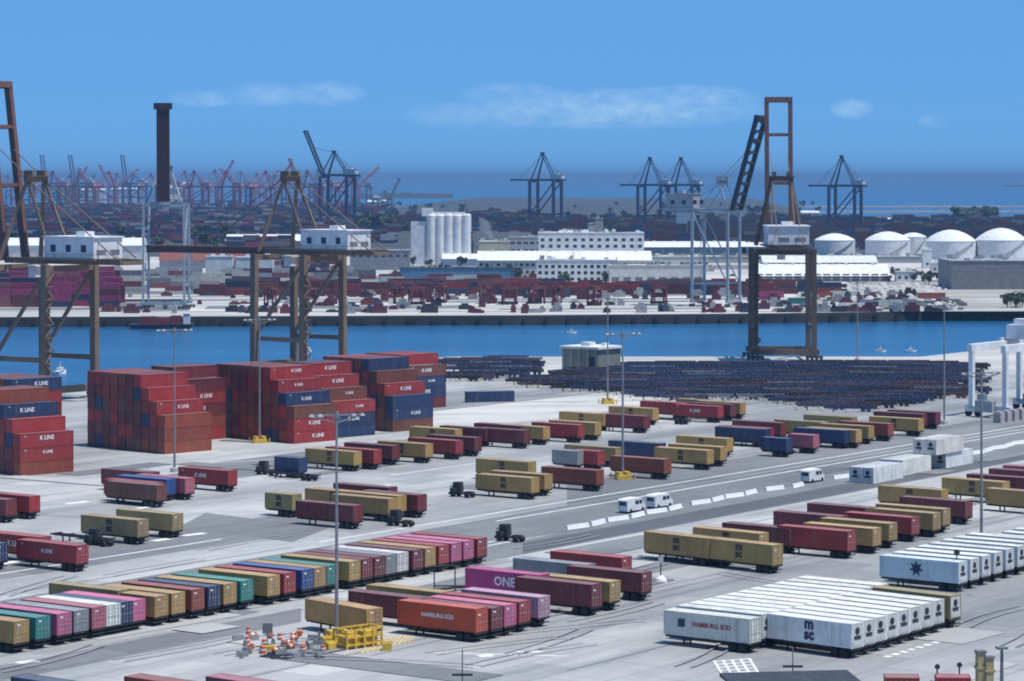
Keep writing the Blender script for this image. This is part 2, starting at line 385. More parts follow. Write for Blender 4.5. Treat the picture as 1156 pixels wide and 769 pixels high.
def mark(root, kind, side, L, Ht):
    if not kind: return
    zc = Ht*.53
    if kind == 'msc': put_text(root, 'm\nsc', 1.45, M['ink_dark'], 0, zc+.12, side)
    elif kind == 'mscw': put_text(root, 'm\nsc', 1.75, M['ink_navy'], 0, zc+.12, side)
    elif kind == 'kline': (put_text(root, 'K LINE', rt.choice((.75,.95,1.1)), M['ink_white'], rt.uniform(-1.2,1.6), zc+rt.uniform(-.15,.3), side), put_text(root, rt.choice(('K','K L')), .38, M['ink_white'], -side*-4.9 if side < 0 else 4.9, Ht-.5, side))
    elif kind == 'ham': put_text(root, 'HAMBURG SÜD', .72, M['ink_white'], -.2, zc, side)
    elif kind == 'hamr':
        put_text(root, 'HAMBURG SÜD', .78, M['ink_red'], -.7, zc, side)
        p = put_plate(root, EMBN, 3.55, zc+.05, side); p.scale = (.62,.62,1)
    elif kind == 'one': put_text(root, 'ONE', 1.7, M['ink_white'], -.5, zc, side)
    elif kind == 'star': put_plate(root, STAR, .4, zc, side)
_tone = random.Random(3)
def tone(c, a=.14):
    k = 1+_tone.uniform(-a,a); return tuple(min(.8, x*k*(1+_tone.uniform(-.05,.05))) for x in C[c])
pp = MB()
for y0,y1,z0,z1 in ((-.40,.16,2.02,2.2),): pp.box(-.066,-.0605,y0,y1,z0,z1)
PLATES = pp.mesh('data_plate', M['ink_white'])
def container(loc, d, color, label, cat, group, L=12.19, Ht=2.6, reefer=False, marking=None, mside=1, name='shipping_container', detail=True):
    ms = cmeshes(L, Ht, reefer); col = tone(color)
    r = thing(name, label, cat, loc, d, group)
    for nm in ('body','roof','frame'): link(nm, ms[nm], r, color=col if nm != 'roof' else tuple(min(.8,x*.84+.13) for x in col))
    if reefer:
        u = link('cooling_unit', ms['unit'], r, (-L/2+.07,0,0), color=(.55,.56,.55)); link('fan_grille', ms['grille'], u)
    else:
        for s in (-1,1):
            dd = link('door', ms['door'], r, (-L/2+.07, s*.535, 0), color=tuple(x*1.03 for x in col))
            if detail:
                link('lock_rod', ms['rods'], dd)
                if s > 0: link('data_plate', PLATES, dd)
    mark(r, marking, mside, L, Ht)
    return r
# ------------------------------------------------------------------ chassis (the trailer below a container)
def chassis_meshes(L):
    f = MB()
    for s in (-1,1): f.box(-L/2+.1,L/2-.3,s*.5-.09,s*.5+.09,.82,1.14)
    for x in (-L/2+.15,-L/4,0,L/4,L/2-.35): f.box(x-.12,x+.12,-1.18,1.18,.95,1.18)
    for x in (-L/2+1.3,-L/2+2.6): f.box(x-.06,x+.06,-.95,.95,.46,.58)
    f.box(-L/2+.05,-L/2+.11,-1.1,1.1,.45,.62)
    w = MB(); 
    for dy in (-.16,.16): w.tube((0,dy-.13,0),(0,dy+.13,0),.52,n=14)
    lg = MB(); lg.box(-.09,.09,-.09,.09,.05,.95); lg.box(-.2,.2,-.16,.16,0,.05)
    return f, w, lg
_ch = {}
def chassis(loc, d, label, group, L=12.19, parts=True):
    k = (L, parts)
    if k not in _ch:
        f, w, lg = chassis_meshes(L)
        if not parts:
            for s in (-1,1):
                for x in (-L/2+1.3,-L/2+2.6): f.tube((x,s*.85-.28,.52),(x,s*.85+.28,.52),.52,n=8)
                f.box(L/2-2.7,L/2-2.5,s*.7-.09,s*.7+.09,0,.9)
        _ch[k] = (f.mesh('chassis_frame',M['dark']), w.mesh('dual_wheel',M['rubber']), lg.mesh('landing_leg',M['dark']))
    f, w, lg = _ch[k]
    r = thing('container_chassis', label, 'trailer', loc, d, group)
    link('frame', f, r)
    if parts:
        for s in (-1,1):
            for x in (-L/2+1.3,-L/2+2.6): link('wheel', w, r, (x,s*.85,.52))
            link('landing_leg', lg, r, (L/2-2.6,s*.72,0))
    return r
# ---- parked containers: anchor R = lower right corner of the near end, L = upper corner of the far end of the near long side
UNITS = []       # dict(c, d, color, L, Ht, cluster, reefer, mark, wheels)
def add(cl, an, px, py, color, d, L=12.19, mk=None, reefer=False, wheels=True, Ht=2.6, z0=None, side=1):
    z0 = (1.2 if wheels else 0.02) if z0 is None else z0
    u = Vector((math.cos(R(d)), math.sin(R(d)), 0)); wv = Vector((math.sin(R(d)), -math.cos(R(d)), 0))
    if an == 'R': p = at(px,py,z0); c = p + u*L/2 - wv*W/2
    else: p = at(px,py,z0+Ht); c = p - u*L/2 + wv*W/2
    UNITS.append(dict(c=Vector((c.x,c.y,z0)), d=R(d), color=color, L=L, Ht=Ht, cl=cl, mk=mk, reefer=reefer, wheels=wheels, side=side))
A_ = 'long front left row'
edges = [33,57,81,100,120,136,150,164,190,209,231,249,267,286,316,334,354,368,382,407,421,435,448,461,478,492,507,521,535,550]
cols = 'yellow teal pink grey rose white navy pink yellow yellow rust navy yellow teal yellow red blue yellow teal yellow maroon maroon grey white maroon yellow red pink pink red'.split()
mk1 = {0:'msc',2:None,8:'msc'}
for x, c in zip(edges, cols):
    add(A_, 'R', x, 724-.1876*(x-33), c, 144, 6.06 if x == 190 else 12.19, mk1.get(edges.index(x)))
add('second line behind the front left row','L',55,658,'olive',144)
B_ = 'cluster right of the front lamp'
add(B_,'R',432,710,'yellow',132); add(B_,'R',551,712,'orange',143,mk='ham',Ht=2.9)
for x,y,c in ((568,708.5,'maroon'),(583,705,'pink'),(599,701,'red'),(621,695.5,'lilac')): add(B_,'R',x,y,c,143)
add(B_,'L',393,667,'maroon',143); add(B_,'L',413,660,'yellow',143)
C_ = 'cluster behind the pink boxes'
add(C_,'L',525,641,'magenta',143,mk='one',Ht=2.9); add(C_,'R',680,683.5,'maroon',143,Ht=2.9); add(C_,'R',700.5,677.5,'yellow',143)
add(C_,'L',579,630,'grey',143); add(C_,'R',736,667,'maroon',143); add(C_,'L',621,622,'red',143)
D_ = 'right middle parking block'
add(D_,'R',884,637,'yellow',137,mk='msc',Ht=2.9); add(D_,'R',812,629,'yellow',137,mk='msc',Ht=2.9)
add(D_,'L',746,602,'yellow',137); add(D_,'L',782,595,'yellow',139,mk='msc'); add(D_,'L',815,590,'maroon',141)
add(D_,'R',966.5,620.5,'red',142,Ht=2.9); add(D_,'L',873,577,'maroon',142); add(D_,'R',995,615,'yellow',142); add(D_,'R',1013,609,'yellow',142)
add(D_,'R',1038,602,'red',142); add(D_,'L',911,568,'maroon',142); add(D_,'R',1062,597,'yellow',142); add(D_,'R',1073,592,'yellow',142)
add(D_,'R',1098,583,'maroon',142); add(D_,'L',991,548,'yellow',142,mk='msc'); add(D_,'L',1063,539,'yellow',139,mk='msc'); add(D_,'L',1112,551,'yellow',139)
add(D_,'L',1116,529,'maroon',142); add(D_,'L',1132,525,'rose',142); add(D_,'L',1091,535,'maroon',142)
E_ = 'front left white block'
for i in range(12):
    x = 859+i*13.1; add(E_,'R',x,724-.262*(x-859)-(2 if i else 0),'reefer' if i else 'white',143,reefer=i>0,mk='hamr' if i==0 else None,Ht=2.9)
F_ = 'front right white block'
for i,x in enumerate((975,988,1001,1014,1027,1040,1053,1066,1085)):
    add(F_,'R',x,730-.30*(x-975),'reefer' if i<8 else 'olive',138,reefer=True,mk='mscw' if i==0 else None,Ht=2.9)
G_ = 'white block at the right'
for i in range(8): add(G_,'R',1092+i*13.2,657-.285*13.2*i,'pale' if i==0 else 'reefer',143,reefer=True,mk='star' if i==0 else None,Ht=2.9)
for i in range(4): add('white group at the right edge','L',1118+i*13,604-i*3.6,'reefer',143,reefer=True,Ht=2.9)
H_ = 'white pile beside the barriers'
def lanebox(px,py,color,z0=.02,d=56):     # long side along the lane; anchor = lower near corner of its right long side
    p = at(px,py,0); u = Vector((math.cos(R(d)),math.sin(R(d)),0)); q_ = Vector((-u.y,u.x,0))
    for k in (0,1):
        c = p + u*6.1 + q_*(W/2+k*2.52)
        UNITS.append(dict(c=Vector((c.x,c.y,z0)),d=R(d),color=color,L=12.19,Ht=2.9,cl=H_,mk=None,reefer=True,wheels=False,side=-1))
lanebox(986,546.5,'reefer'); lanebox(1019,537.5,'reefer'); lanebox(1068,529,'reefer'); lanebox(1057,531.5,'reefer',2.94)
L_ = 'left edge parking rows'
add(L_,'R',45.5,577,'red',143); add(L_,'R',19,581,'maroon',143); add(L_,'R',100,635,'red',143,mk='kline'); add(L_,'R',58,625,'red',143,mk='kline'); add(L_,'R',9,633,'navy',143)
add(L_,'R',168,605,'olive',143,mk='msc'); add(L_,'R',207,598,'olive',143)
K_ = 'small cluster by the left stacks'
add(K_,'L',114,529,'maroon',143); add(K_,'L',119,543,'brown',143); add(K_,'R',186,561.5,'red',143); add(K_,'R',199,557,'blue',143); add(K_,'R',220,556,'rose',143); add(K_,'R',268,547,'red',143,mk='kline')
add(K_,'R',347,532,'navy',143,6.06)
M_ = 'centre left parking cluster'
add(M_,'R',408.6,524.5,'yellow',143,mk='msc'); add(M_,'R',431,522.5,'red',143); add(M_,'R',451.5,517.5,'maroon',143); add(M_,'R',489,515.5,'yellow',143,mk='msc')
add(M_,'R',523,511.5,'red',143); add(M_,'R',544,508,'maroon',143); add(M_,'L',462,481.5,'yellow',143,mk='msc'); add(M_,'L',496,480.5,'maroon',143)
add(M_,'R',599,499.5,'maroon',143); add(M_,'L',535,477.5,'maroon',143); add(M_,'R',621,495.5,'yellow',143)
N_ = 'lower centre cluster'
add(N_,'R',341,575,'olive',143,6.06,mk='msc'); add(N_,'L',344,551,'yellow',143,mk='msc'); add(N_,'R',410,588,'maroon',143); add(N_,'R',449,580,'yellow',143); add(N_,'R',459,576.5,'yellow',143); add(N_,'R',482,575.5,'maroon',143); add(N_,'L',376,545.5,'maroon',143)
O_ = 'centre right parking cluster'
add(O_,'R',660,493,'red',143); add(O_,'R',679,490.5,'yellow',143); add(O_,'L',631,464.5,'yellow',143,mk='msc'); add(O_,'R',734,482.5,'maroon',143); add(O_,'L',687,458.5,'yellow',143,mk='msc')
add(O_,'L',722.5,452.5,'red',143); add(O_,'R',817,471,'red',143,mk='kline'); add(O_,'R',831,469,'maroon',143); add(O_,'R',842,467,'yellow',143); add(O_,'L',763,450,'olive',143)
P_ = 'middle cluster below the lamp'
add(P_,'L',537,517.5,'yellow',143,mk='msc'); add(P_,'R',609,555.5,'yellow',143,mk='msc'); add(P_,'R',624,551.5,'yellow',143); add(P_,'R',682,546.5,'rust',143); add(P_,'L',623,507.5,'grey',143,6.06); add(P_,'R',683,524,'red',143,6.06); add(P_,'R',703,520,'olive',143)
add(P_,'R',752,515,'navy',143); add(P_,'R',758,533.5,'rust',143)
Q_ = 'right centre parking cluster'
add(Q_,'R',828,509,'yellow',143,mk='msc'); add(Q_,'R',806,523,'yellow',143,mk='msc'); add(Q_,'R',821,519,'yellow',143); add(Q_,'L',807,481.5,'navy',143); add(Q_,'R',874,497,'red',143); add(Q_,'R',888,490.5,'maroon',143)
add(Q_,'R',960,499.5,'navy',143); add(Q_,'R',973,499,'yellow',143); add(Q_,'R',987,494.5,'yellow',143); add(Q_,'R',1009,491.5,'rust',143); add(Q_,'L',874,473.5,'olive',143); add(Q_,'L',907,468,'olive',143); add(Q_,'L',986,464.5,'maroon',143); add(Q_,'R',1043,486,'yellow',143,mk='msc'); add(Q_,'R',1062,478,'maroon',143)
add(Q_,'R',895,509,'navy',143,6.06); add(Q_,'R',925,505,'rose',143,6.06)
add('bare ground by the stacks','R',578,452.5,'navy',195,wheels=False,side=1)
T_ = 'bottom edge of the yard'
for x,y,c in ((12,764,'navy'),(140,763.5,'rust'),(232,763.5,'rose'),(999,765,'rust'),(1057,765,'red')): add(T_,'L',x,y,c,143 if x<900 else 176, 12.19 if x<900 else 3.6)

def sx(u): return CX + u['c'].x*F/u['c'].y
byc = {}
for u in UNITS: byc.setdefault((u['cl'],u['color']),[]).append(u)
for (cl,c),us in byc.items():
    us.sort(key=sx)
    for i,u in enumerate(us):
        nm = NM[c]+' container'
        u['short'] = (f"{ORD[i+1]} {nm} from left" if len(us) > 1 else f"only {nm}") + f" in {cl}"
groups = {}
for u in UNITS:
    cl = u['cl']; on = ' on a chassis' if u['wheels'] and len(u['short'].split()) < 12 else ''
    near = u['c'].y < 460
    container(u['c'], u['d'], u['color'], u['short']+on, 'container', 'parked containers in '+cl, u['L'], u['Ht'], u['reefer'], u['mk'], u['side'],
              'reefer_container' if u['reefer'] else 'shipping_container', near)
    if u['wheels']:
        chassis((u['c'].x,u['c'].y,0), u['d'], 'chassis under '+u['short'], 'chassis under parked containers in '+cl, u['L'], near)
# ------------------------------------------------------------------ the container stacks
scol = ['maroon']*7+['red']*6+['brown']*3+['rust']*4+['navy']*2
rs = random.Random(11)
def stack(desc, px, py, heights, ang=45, full=True, skip=None, faces={}):
    """ px,py = foot of the right end of the nearest row's long side """
    u = Vector((math.cos(R(ang)),math.sin(R(ang)),0)); q_ = Vector((-u.y,u.x,0))
    p = at(px,py); n = 0
    for r_, hh in enumerate(heights):
        for t_ in range(hh):
            top = t_ == hh-1; stepped = r_ == 0 or heights[r_-1] <= t_
            if not full and not (top or stepped): continue
            c = p - u*6.1 + q_*(W/2+r_*2.6)
            if rs.random() < .8: c += u*rs.uniform(-.06,.06)
            col = faces.get((r_,t_)) or rs.choice(scol)
            mk = 'kline' if stepped and col in ('red','navy','brown','maroon') and rs.random() < .75 else None
            if stepped and col in ('maroon','brown') and rs.random() < .6: mk = None
            lab = f"{NM[col]} container, {ORD[t_+1]} tier, {ORD[r_+1]} row from right, {desc}"
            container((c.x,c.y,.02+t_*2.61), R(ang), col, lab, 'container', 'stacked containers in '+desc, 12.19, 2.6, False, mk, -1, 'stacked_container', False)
stack('stack at left edge', 83, 532.5, [3,4,5,6,6,6], faces={(0,0):'rust',(0,1):'red',(0,2):'red',(1,3):'red',(2,4):'navy',(3,5):'rust',(4,5):'rust',(5,5):'rust'})
stack('stack behind the left edge one', 70, 513, [6,6,6,6,6,6], full=False, faces={(0,5):'navy'})
stack('wide stack behind small red cluster', 239, 508.5, [3,4,5,6,6,6,6,6,6,6], faces={(0,0):'rust',(0,1):'rust',(0,2):'rust',(1,3):'red',(2,4):'red',(3,5):'red'})
stack('narrow stack right of the widest', 255, 495, [5,6,6,6], full=False)
stack('middle stack, left half', 381.5, 497, [3,4,5,6,6,6,6,6,6,6], faces={(0,0):'red',(0,1):'red',(0,2):'brown',(1,3):'navy',(2,4):'red',(3,5):'red',(4,5):'rust'})
stack('middle stack, right half', 423.5, 491, [3,4,5,6,6,6], full=False, faces={(0,0):'navy',(0,1):'navy',(0,2):'red',(1,3):'brown',(2,4):'red',(3,5):'red'})
stack('right stack, front half', 489, 484, [3,4,5,6,6,6,6,6,6], faces={(0,0):'brown',(0,1):'navy',(0,2):'navy',(1,3):'red',(2,4):'brown',(3,5):'navy',(4,5):'red'})
stack('right stack, back half', 503.5, 459.5, [4,5,5,5,5,5], full=False, faces={(0,0):'maroon',(0,1):'navy',(0,2):'navy',(0,3):'brown',(1,4):'red',(2,4):'red',(3,4):'red'})
# ------------------------------------------------------------------ the lot of empty chassis
lot = []
def inside(p, poly):
    c = False
    for a,b in zip(poly, poly[1:]+poly[:1]):
        if (a.y>p.y) != (b.y>p.y) and p.x < (b.x-a.x)*(p.y-a.y)/(b.y-a.y)+a.x: c = not c
    return c
LOT1 = [at(584,436),at(760,453.5),at(850,451),at(930,463),at(962,465.5),at(1096,446),at(1096,413),at(1010,411.5),at(700,413.5),at(660,420),at(610,429)]
LOT2 = [at(506,411),at(506,432),at(556,430),at(590,424),at(600,412),at(596,406),at(540,407)]
for poly in (LOT1, LOT2):
    ctr = sum(poly, Vector())/len(poly)
    for i in range(-60,60):
        shift = rs.uniform(-6,6)
        for j in range(-40,40):
            v = Vector((math.cos(R(88)),math.sin(R(88)),0)); u = Vector((-v.y,v.x,0))
            p = ctr + v*i*2.9 + u*(j*12.7+shift) + v*rs.uniform(-.1,.1)+u*rs.uniform(-.35,.35)
            if inside(p, poly) and rs.random() > .05: lot.append((p, R(178)+rs.uniform(-.015,.015)))
lot.sort(key=lambda a: a[0].y)
tints = [('black',(.016,.018,.024)),('navy',(.024,.042,.115)),('rust',(.11,.042,.036)),('purple-grey',(.085,.068,.11)),('light grey',(.22,.23,.26))]
LM = {}
f, w, lg = chassis_meshes(12.19)
lots = MB(); lots.v = f.v[:]; lots.f = f.f[:]
for s in (-1,1):
    for x in (-4.8,-3.5): lots.tube((x,s*.85-.28,.52),(x,s*.85+.28,.52),.52,n=8)
    lots.box(3.4,3.6,s*.7-.09,s*.7+.09,0,.9)
for lv in (1,):           # one chassis is nested on top of another
    n0 = len(lots.v)
    lots.v += [(x,y,z+.42) for x,y,z in f.v]; lots.f += [tuple(i+n0 for i in fc) for fc in f.f]
LMESH = lots.mesh('empty_chassis', PAINT)
for p, d in lot[:300]:
    nm_, c_ = tints[rs.choices(range(5),[6,5,2,3,.8])[0]]
    o = link('empty_chassis', LMESH, None, p, d, c_)
    tag(o, f"empty {nm_} trailer chassis packed into the dense chassis lot before the quay", 'trailer', f'empty {nm_} chassis in the lot')
rest = MB(); rmi = []
for p, d in lot[300:]:
    n0 = len(rest.v); rmi += [rs.choices(range(5),[6,5,2,3,.8])[0]]*len(lots.f); mt = Matrix.Translation(p) @ Matrix.Rotation(d,4,'Z')
    rest.v += [tuple(mt @ Vector(v)) for v in lots.v]; rest.f += [tuple(i+n0 for i in fc) for fc in lots.f]
if rest.v:
    rme = rest.mesh('empty_chassis_rows', M['dark']); rme.materials.clear()
    for tn, tcol in tints: rme.materials.append(plain('chassis_paint', tcol, .6))
    rme.polygons.foreach_set('material_index', rmi); rme.update()
    o = link('empty_chassis_rows', rme)
    tag(o, 'dark mass of empty chassis filling the back of the lot', 'trailers', kind='stuff')
print('lot', len(lot))
# ------------------------------------------------------------------ quay cranes
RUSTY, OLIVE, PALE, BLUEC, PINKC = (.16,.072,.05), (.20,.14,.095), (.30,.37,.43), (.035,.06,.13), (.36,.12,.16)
def sts(label, group, loc, rz, s=1.0, gx=9, gy=9, zg=34, boom=46, angle=83, legc=OLIVE, boomc=RUSTY, housec=(.74,.75,.77), apex=21.5, ax=3,
        gw=3.7, back=30, lw=1.6, house=(-22,-5,5.2,5.2), hz=1.6, lattice=False, cab=True, tie=10, solid=False, win=True):
    r = thing('quay_crane', label, 'crane', loc, rz, group)
    kw = lw/1.65
    def part(nm, mb, c=legc, mat=CRANE, parent=None):
        mb.v = [(x*s,y*s,z*s) for x,y,z in mb.v]
        return link(nm, mb.mesh(nm, mat), parent or r, color=c)
    zb = 2.2
    for sx in (-1,1):
        for sy in (-1,1):
            part('leg', MB().bar((sx*gx,sy*gy,zb),(sx*gx,sy*(gy-.15),zg),lw,lw*1.15,(1,0,0)))
        part('sill_beam', MB().bar((sx*gx,-gy-1.5,zb+.2),(sx*gx,gy+1.5,zb+.2),1.5*kw,1.8*kw))
        for sy in (-1,1):
            b = MB()
            for k in range(4): b.tube((sx*gx-.3,sy*gy-2.1+k*1.4,.5),(sx*gx+.3,sy*gy-2.1+k*1.4,.5),.5,n=10)
            b.box(sx*gx-.45,sx*gx+.45,sy*gy-2.6,sy*gy+2.6,.7,1.35)
            part('bogie', b, (.05,.05,.05))
        part('cross_beam', MB().bar((sx*gx,-gy+1,zg-1),(sx*gx,gy-1,zg-1),1.2*kw,1.5*kw))
    for sy in (-1,1):
        part('tie_beam', MB().bar((-gx+.5,sy*(gy-.3),tie),(gx-.5,sy*(gy-.3),tie),.9*kw,1.3*kw))
        part('brace', MB().bar((-gx+.6,sy*(gy-.7),zg-2),(gx-.6,sy*(gy-.4),tie+1),.8*kw,.8*kw))
        b = MB().bar((-back,sy*gw,zg+.8),(gx+1,sy*gw,zg+.8),1.0*kw,1.45*kw)
        part('girder', b)
    b = MB()
    for x in (-back,-back*.6,-back*.3,0,gx*.8): b.bar((x,-gw,zg+.6),(x,gw,zg+.6),.7,1.0)
    b.box(-back,gx,gw+.9,gw+2.0,zg+1.5,zg+1.65); b.box(-back,gx,gw+1.9,gw+1.97,zg+2.6,zg+2.68)
    for i in range(int((back+gx)/3)): b.box(-back+i*3-.04,-back+i*3+.04,gw+1.9,gw+1.97,zg+1.65,zg+2.6)
    part('walkway', b)
    # apex frame and stays
    za = zg+apex; af = MB()
    for sy in (-1,1):
        af.bar((gx-.5,sy*(gy-1.6),zg+.8),(ax,sy*gw*.8,za),1.1*kw,1.1*kw,w2=.85*kw,h2=.85*kw)
        af.bar((-gx+3,sy*gw,zg+1.8),(ax,sy*gw*.8,za),.6*kw,.6*kw)
    af.bar((ax,-gw*.8-.8,za),(ax,gw*.8+.8,za),1.3,1.5); af.box(ax-2,ax+2,-gw-1,gw+1,za+.7,za+.85)
    for sy in (-1,1): af.box(ax-1.5,ax+1.5,sy*gw*.6-.5,sy*gw*.6+.5,za+.8,za+2.2)
    part('apex_frame', af)
    for sy in (-1,1): part('back_stay', MB().bar((ax,sy*gw*.8,za),(-back+2,sy*gw,zg+1.8),.26,.26))
    # boom
    a = R(angle); hx, hz0 = gx+1.2, zg+.8; bd = Vector((math.cos(a),0,math.sin(a))); up = Vector((-math.sin(a),0,math.cos(a)))
    b = MB(); o_ = Vector((hx,0,hz0))
    if solid:
        b.bar(o_, o_+bd*boom, 2*gw, 1.6, up)
        b.bar(o_+bd*(boom-2.2), o_+bd*(boom+.5), 2*gw+2.2, 2.6, up)
    else:
        for sy in (-1,1):
            b.bar(o_+Vector((0,sy*gw,0)), o_+Vector((0,sy*gw,0))+bd*boom, 1.25, 1.9, up)
        for k in ((.42,.98) if not lattice and angle > 60 else [i/9+.06 for i in range(9)]):
            q = o_+bd*boom*min(k,.985); b.bar(q+Vector((0,-gw,0)), q+Vector((0,gw,0)), .9, 1.3, up)
        q = o_+bd*(boom-.5); b.bar(q+Vector((0,-gw-.6,0)), q+Vector((0,gw+.6,0)), 1.6, 2.2, up)
        q = o_+bd*boom*.75; b.bar(q+Vector((0,-gw,0)), q+Vector((0,gw,0)), .9, 1.4, up)
    if lattice:
        for i in range(9):
            p0, p1 = o_+bd*boom*(i/9), o_+bd*boom*((i+1)/9); sg = 1 if i%2 else -1
            b.bar(p0+Vector((0,-gw*sg,0)), p1+Vector((0,gw*sg,0)), .4, .4, up)
    part('boom', b, boomc)
    for sy in (-1,1): part('fore_stay', MB().bar((ax,sy*gw*.7,za+.4), o_+bd*boom*.62+Vector((0,sy*gw*.7,0))+up*.9, .2, .2))
    if house:
        x0, x1, hw, hh = house
        h = part('machinery_house', MB().box(x0,x1,-hw,hw,zg+hz,zg+hz+hh), housec, PLAINP)
        rf = MB().box(x0-.4,x1+.4,-hw-.4,hw+.4,zg+hz+hh+.005,zg+hz+hh+.35); rf.box((x0+x1)/2-2,(x0+x1)/2+1,-2,1.5,zg+hz+hh+.35,zg+hz+hh+1.5)
        part('roof', rf, housec, PLAINP, h)
        if win:
            for sy in (-1,1):
                for k in range(3):
                    xx = x0+2.6+k*5.2; part('window', MB().box(xx,xx+1.7,min(sy*hw,sy*(hw+.06)),max(sy*hw,sy*(hw+.06)),zg+hz+1.6,zg+hz+3.4), None, M['glass'], h)
            for k in range(2): part('vent', MB().box(x0-.07,x0,-hw+1+k*5,-hw+4.4+k*5,zg+hz+1.0,zg+hz+2.2), (.2,.2,.22), PLAINP, h)
        part('platform', MB().box(x0-1.5,x1+2,-hw-1.2,hw+1.2,zg+hz-.5,zg+hz-.1))
    if cab: part('operator_cab', MB().box(2,4.4,-1.2,1.2,zg-3.6,zg-.9).box(1.2,5,-1.8,1.8,zg-.8,zg-.5), housec, PLAINP)
    # stairs up one leg
    st = MB(); n = int((zg-3)/3.2)
    for k in range(n):
        z = 3+k*3.2; y0, y1 = (-1.4,1.4) if k%2 else (1.4,-1.4)
        st.bar((-gx-1.6,gy+y0,z),(-gx-1.6,gy+y1,z+3.2),.5,.1,(1,0,0)); st.box(-gx-2.0,-gx-1.1,gy-1.6,gy+1.6,z-.06,z)
    part('stairs', st)
    return r
NG = 'rust brown quay cranes on the near quay'
p = at(883.5,405); sts('brown crane with boom raised upright behind the dark chassis lot', NG, (p.x,p.y+1.5,0), R(90), angle=87, lw=1.5, legc=(.10,.072,.055), boomc=(.13,.065,.048), house=(-21,-6,6.2,5.4))
sts('brown crane at the left edge with twin boom raised', NG, at(50,448), R(145), angle=82)
sts('brown crane with lowered boom behind the middle container stacks', NG, at(337,421), R(145), angle=0, boom=44, boomc=(.20,.065,.045))
FG = 'pale cranes on the far quay'
p = at(183.5,350); sts('pale crane with dark red boom standing straight up across the channel', FG, (p.x,p.y+13,0), R(-90), 1, 9,8.7, 45, 41, 88, PALE, (.05,.012,.018), (.6,.62,.64), 15, 3, 2.7, 22, .95, (-16,-6,4,4.5), 1.6, solid=True)
p = at(810,347); sts('pale crane with dark leaning lattice boom beside the tall brown crane', FG, (p.x,p.y+10,0), R(-25), 1, 8.2,7.4, 41, 42, 74, PALE, (.02,.025,.04), (.35,.37,.4), 13, 3, 5.4, 22, .95, (-22,-9,4,6), 1.6, lattice=True)
BG = 'dark blue cranes on the far terminal'
def far(label, group, px, py, rz, zg, angle, legc, boomc, s=1.0, boom=55, apex=28, **k):
    p = at(px,py)
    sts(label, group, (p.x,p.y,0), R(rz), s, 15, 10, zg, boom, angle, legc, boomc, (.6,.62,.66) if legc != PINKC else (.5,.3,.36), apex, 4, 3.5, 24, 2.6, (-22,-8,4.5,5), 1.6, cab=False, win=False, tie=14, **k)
far('dark blue far crane with its boom raised to the left', BG, 381, 258, 158, 54, 66, BLUEC, (.03,.04,.08), 1.06, 50, 24)
far('dark blue far crane standing alone left of centre', BG, 616, 256, 152, 52, 0, BLUEC, BLUEC, 1.0, 27, 30)
far('left one of two dark blue far cranes close together', BG, 737, 257, 152, 50, 0, BLUEC, BLUEC, .93, 25, 32)
far('right one of two dark blue far cranes close together', BG, 772, 257, 152, 50, 0, BLUEC, BLUEC, .93, 25, 32)
far('dark blue far crane above the storage tanks', BG, 954, 262, 152, 50, 0, BLUEC, BLUEC, .93, 25, 32)
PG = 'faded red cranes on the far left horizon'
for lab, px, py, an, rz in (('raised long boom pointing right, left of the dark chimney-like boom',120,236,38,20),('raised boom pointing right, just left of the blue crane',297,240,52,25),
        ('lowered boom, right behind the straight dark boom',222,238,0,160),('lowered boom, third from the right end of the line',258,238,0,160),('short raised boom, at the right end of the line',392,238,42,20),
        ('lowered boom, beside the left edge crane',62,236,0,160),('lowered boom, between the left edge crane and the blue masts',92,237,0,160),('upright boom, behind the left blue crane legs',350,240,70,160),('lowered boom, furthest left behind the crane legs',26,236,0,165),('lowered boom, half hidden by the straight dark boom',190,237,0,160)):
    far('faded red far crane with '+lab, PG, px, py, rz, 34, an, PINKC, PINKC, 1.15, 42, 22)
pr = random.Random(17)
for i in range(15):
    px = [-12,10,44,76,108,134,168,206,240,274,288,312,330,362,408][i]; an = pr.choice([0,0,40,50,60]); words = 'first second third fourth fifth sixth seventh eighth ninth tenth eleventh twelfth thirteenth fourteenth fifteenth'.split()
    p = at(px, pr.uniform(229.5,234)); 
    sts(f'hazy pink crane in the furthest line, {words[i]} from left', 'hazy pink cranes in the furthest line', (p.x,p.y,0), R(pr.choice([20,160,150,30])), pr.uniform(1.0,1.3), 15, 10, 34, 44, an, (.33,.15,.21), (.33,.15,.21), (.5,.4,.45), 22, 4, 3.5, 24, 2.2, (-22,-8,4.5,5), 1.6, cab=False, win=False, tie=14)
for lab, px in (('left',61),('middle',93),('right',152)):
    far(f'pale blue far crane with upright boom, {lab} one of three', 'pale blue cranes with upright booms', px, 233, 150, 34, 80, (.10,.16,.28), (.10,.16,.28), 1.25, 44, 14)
far('thin grey far crane with mast raised over the dark headland', 'grey cranes by the headland', 432, 238, 30, 22, 62, (.12,.14,.18), (.12,.14,.18), .9, 42, 14)
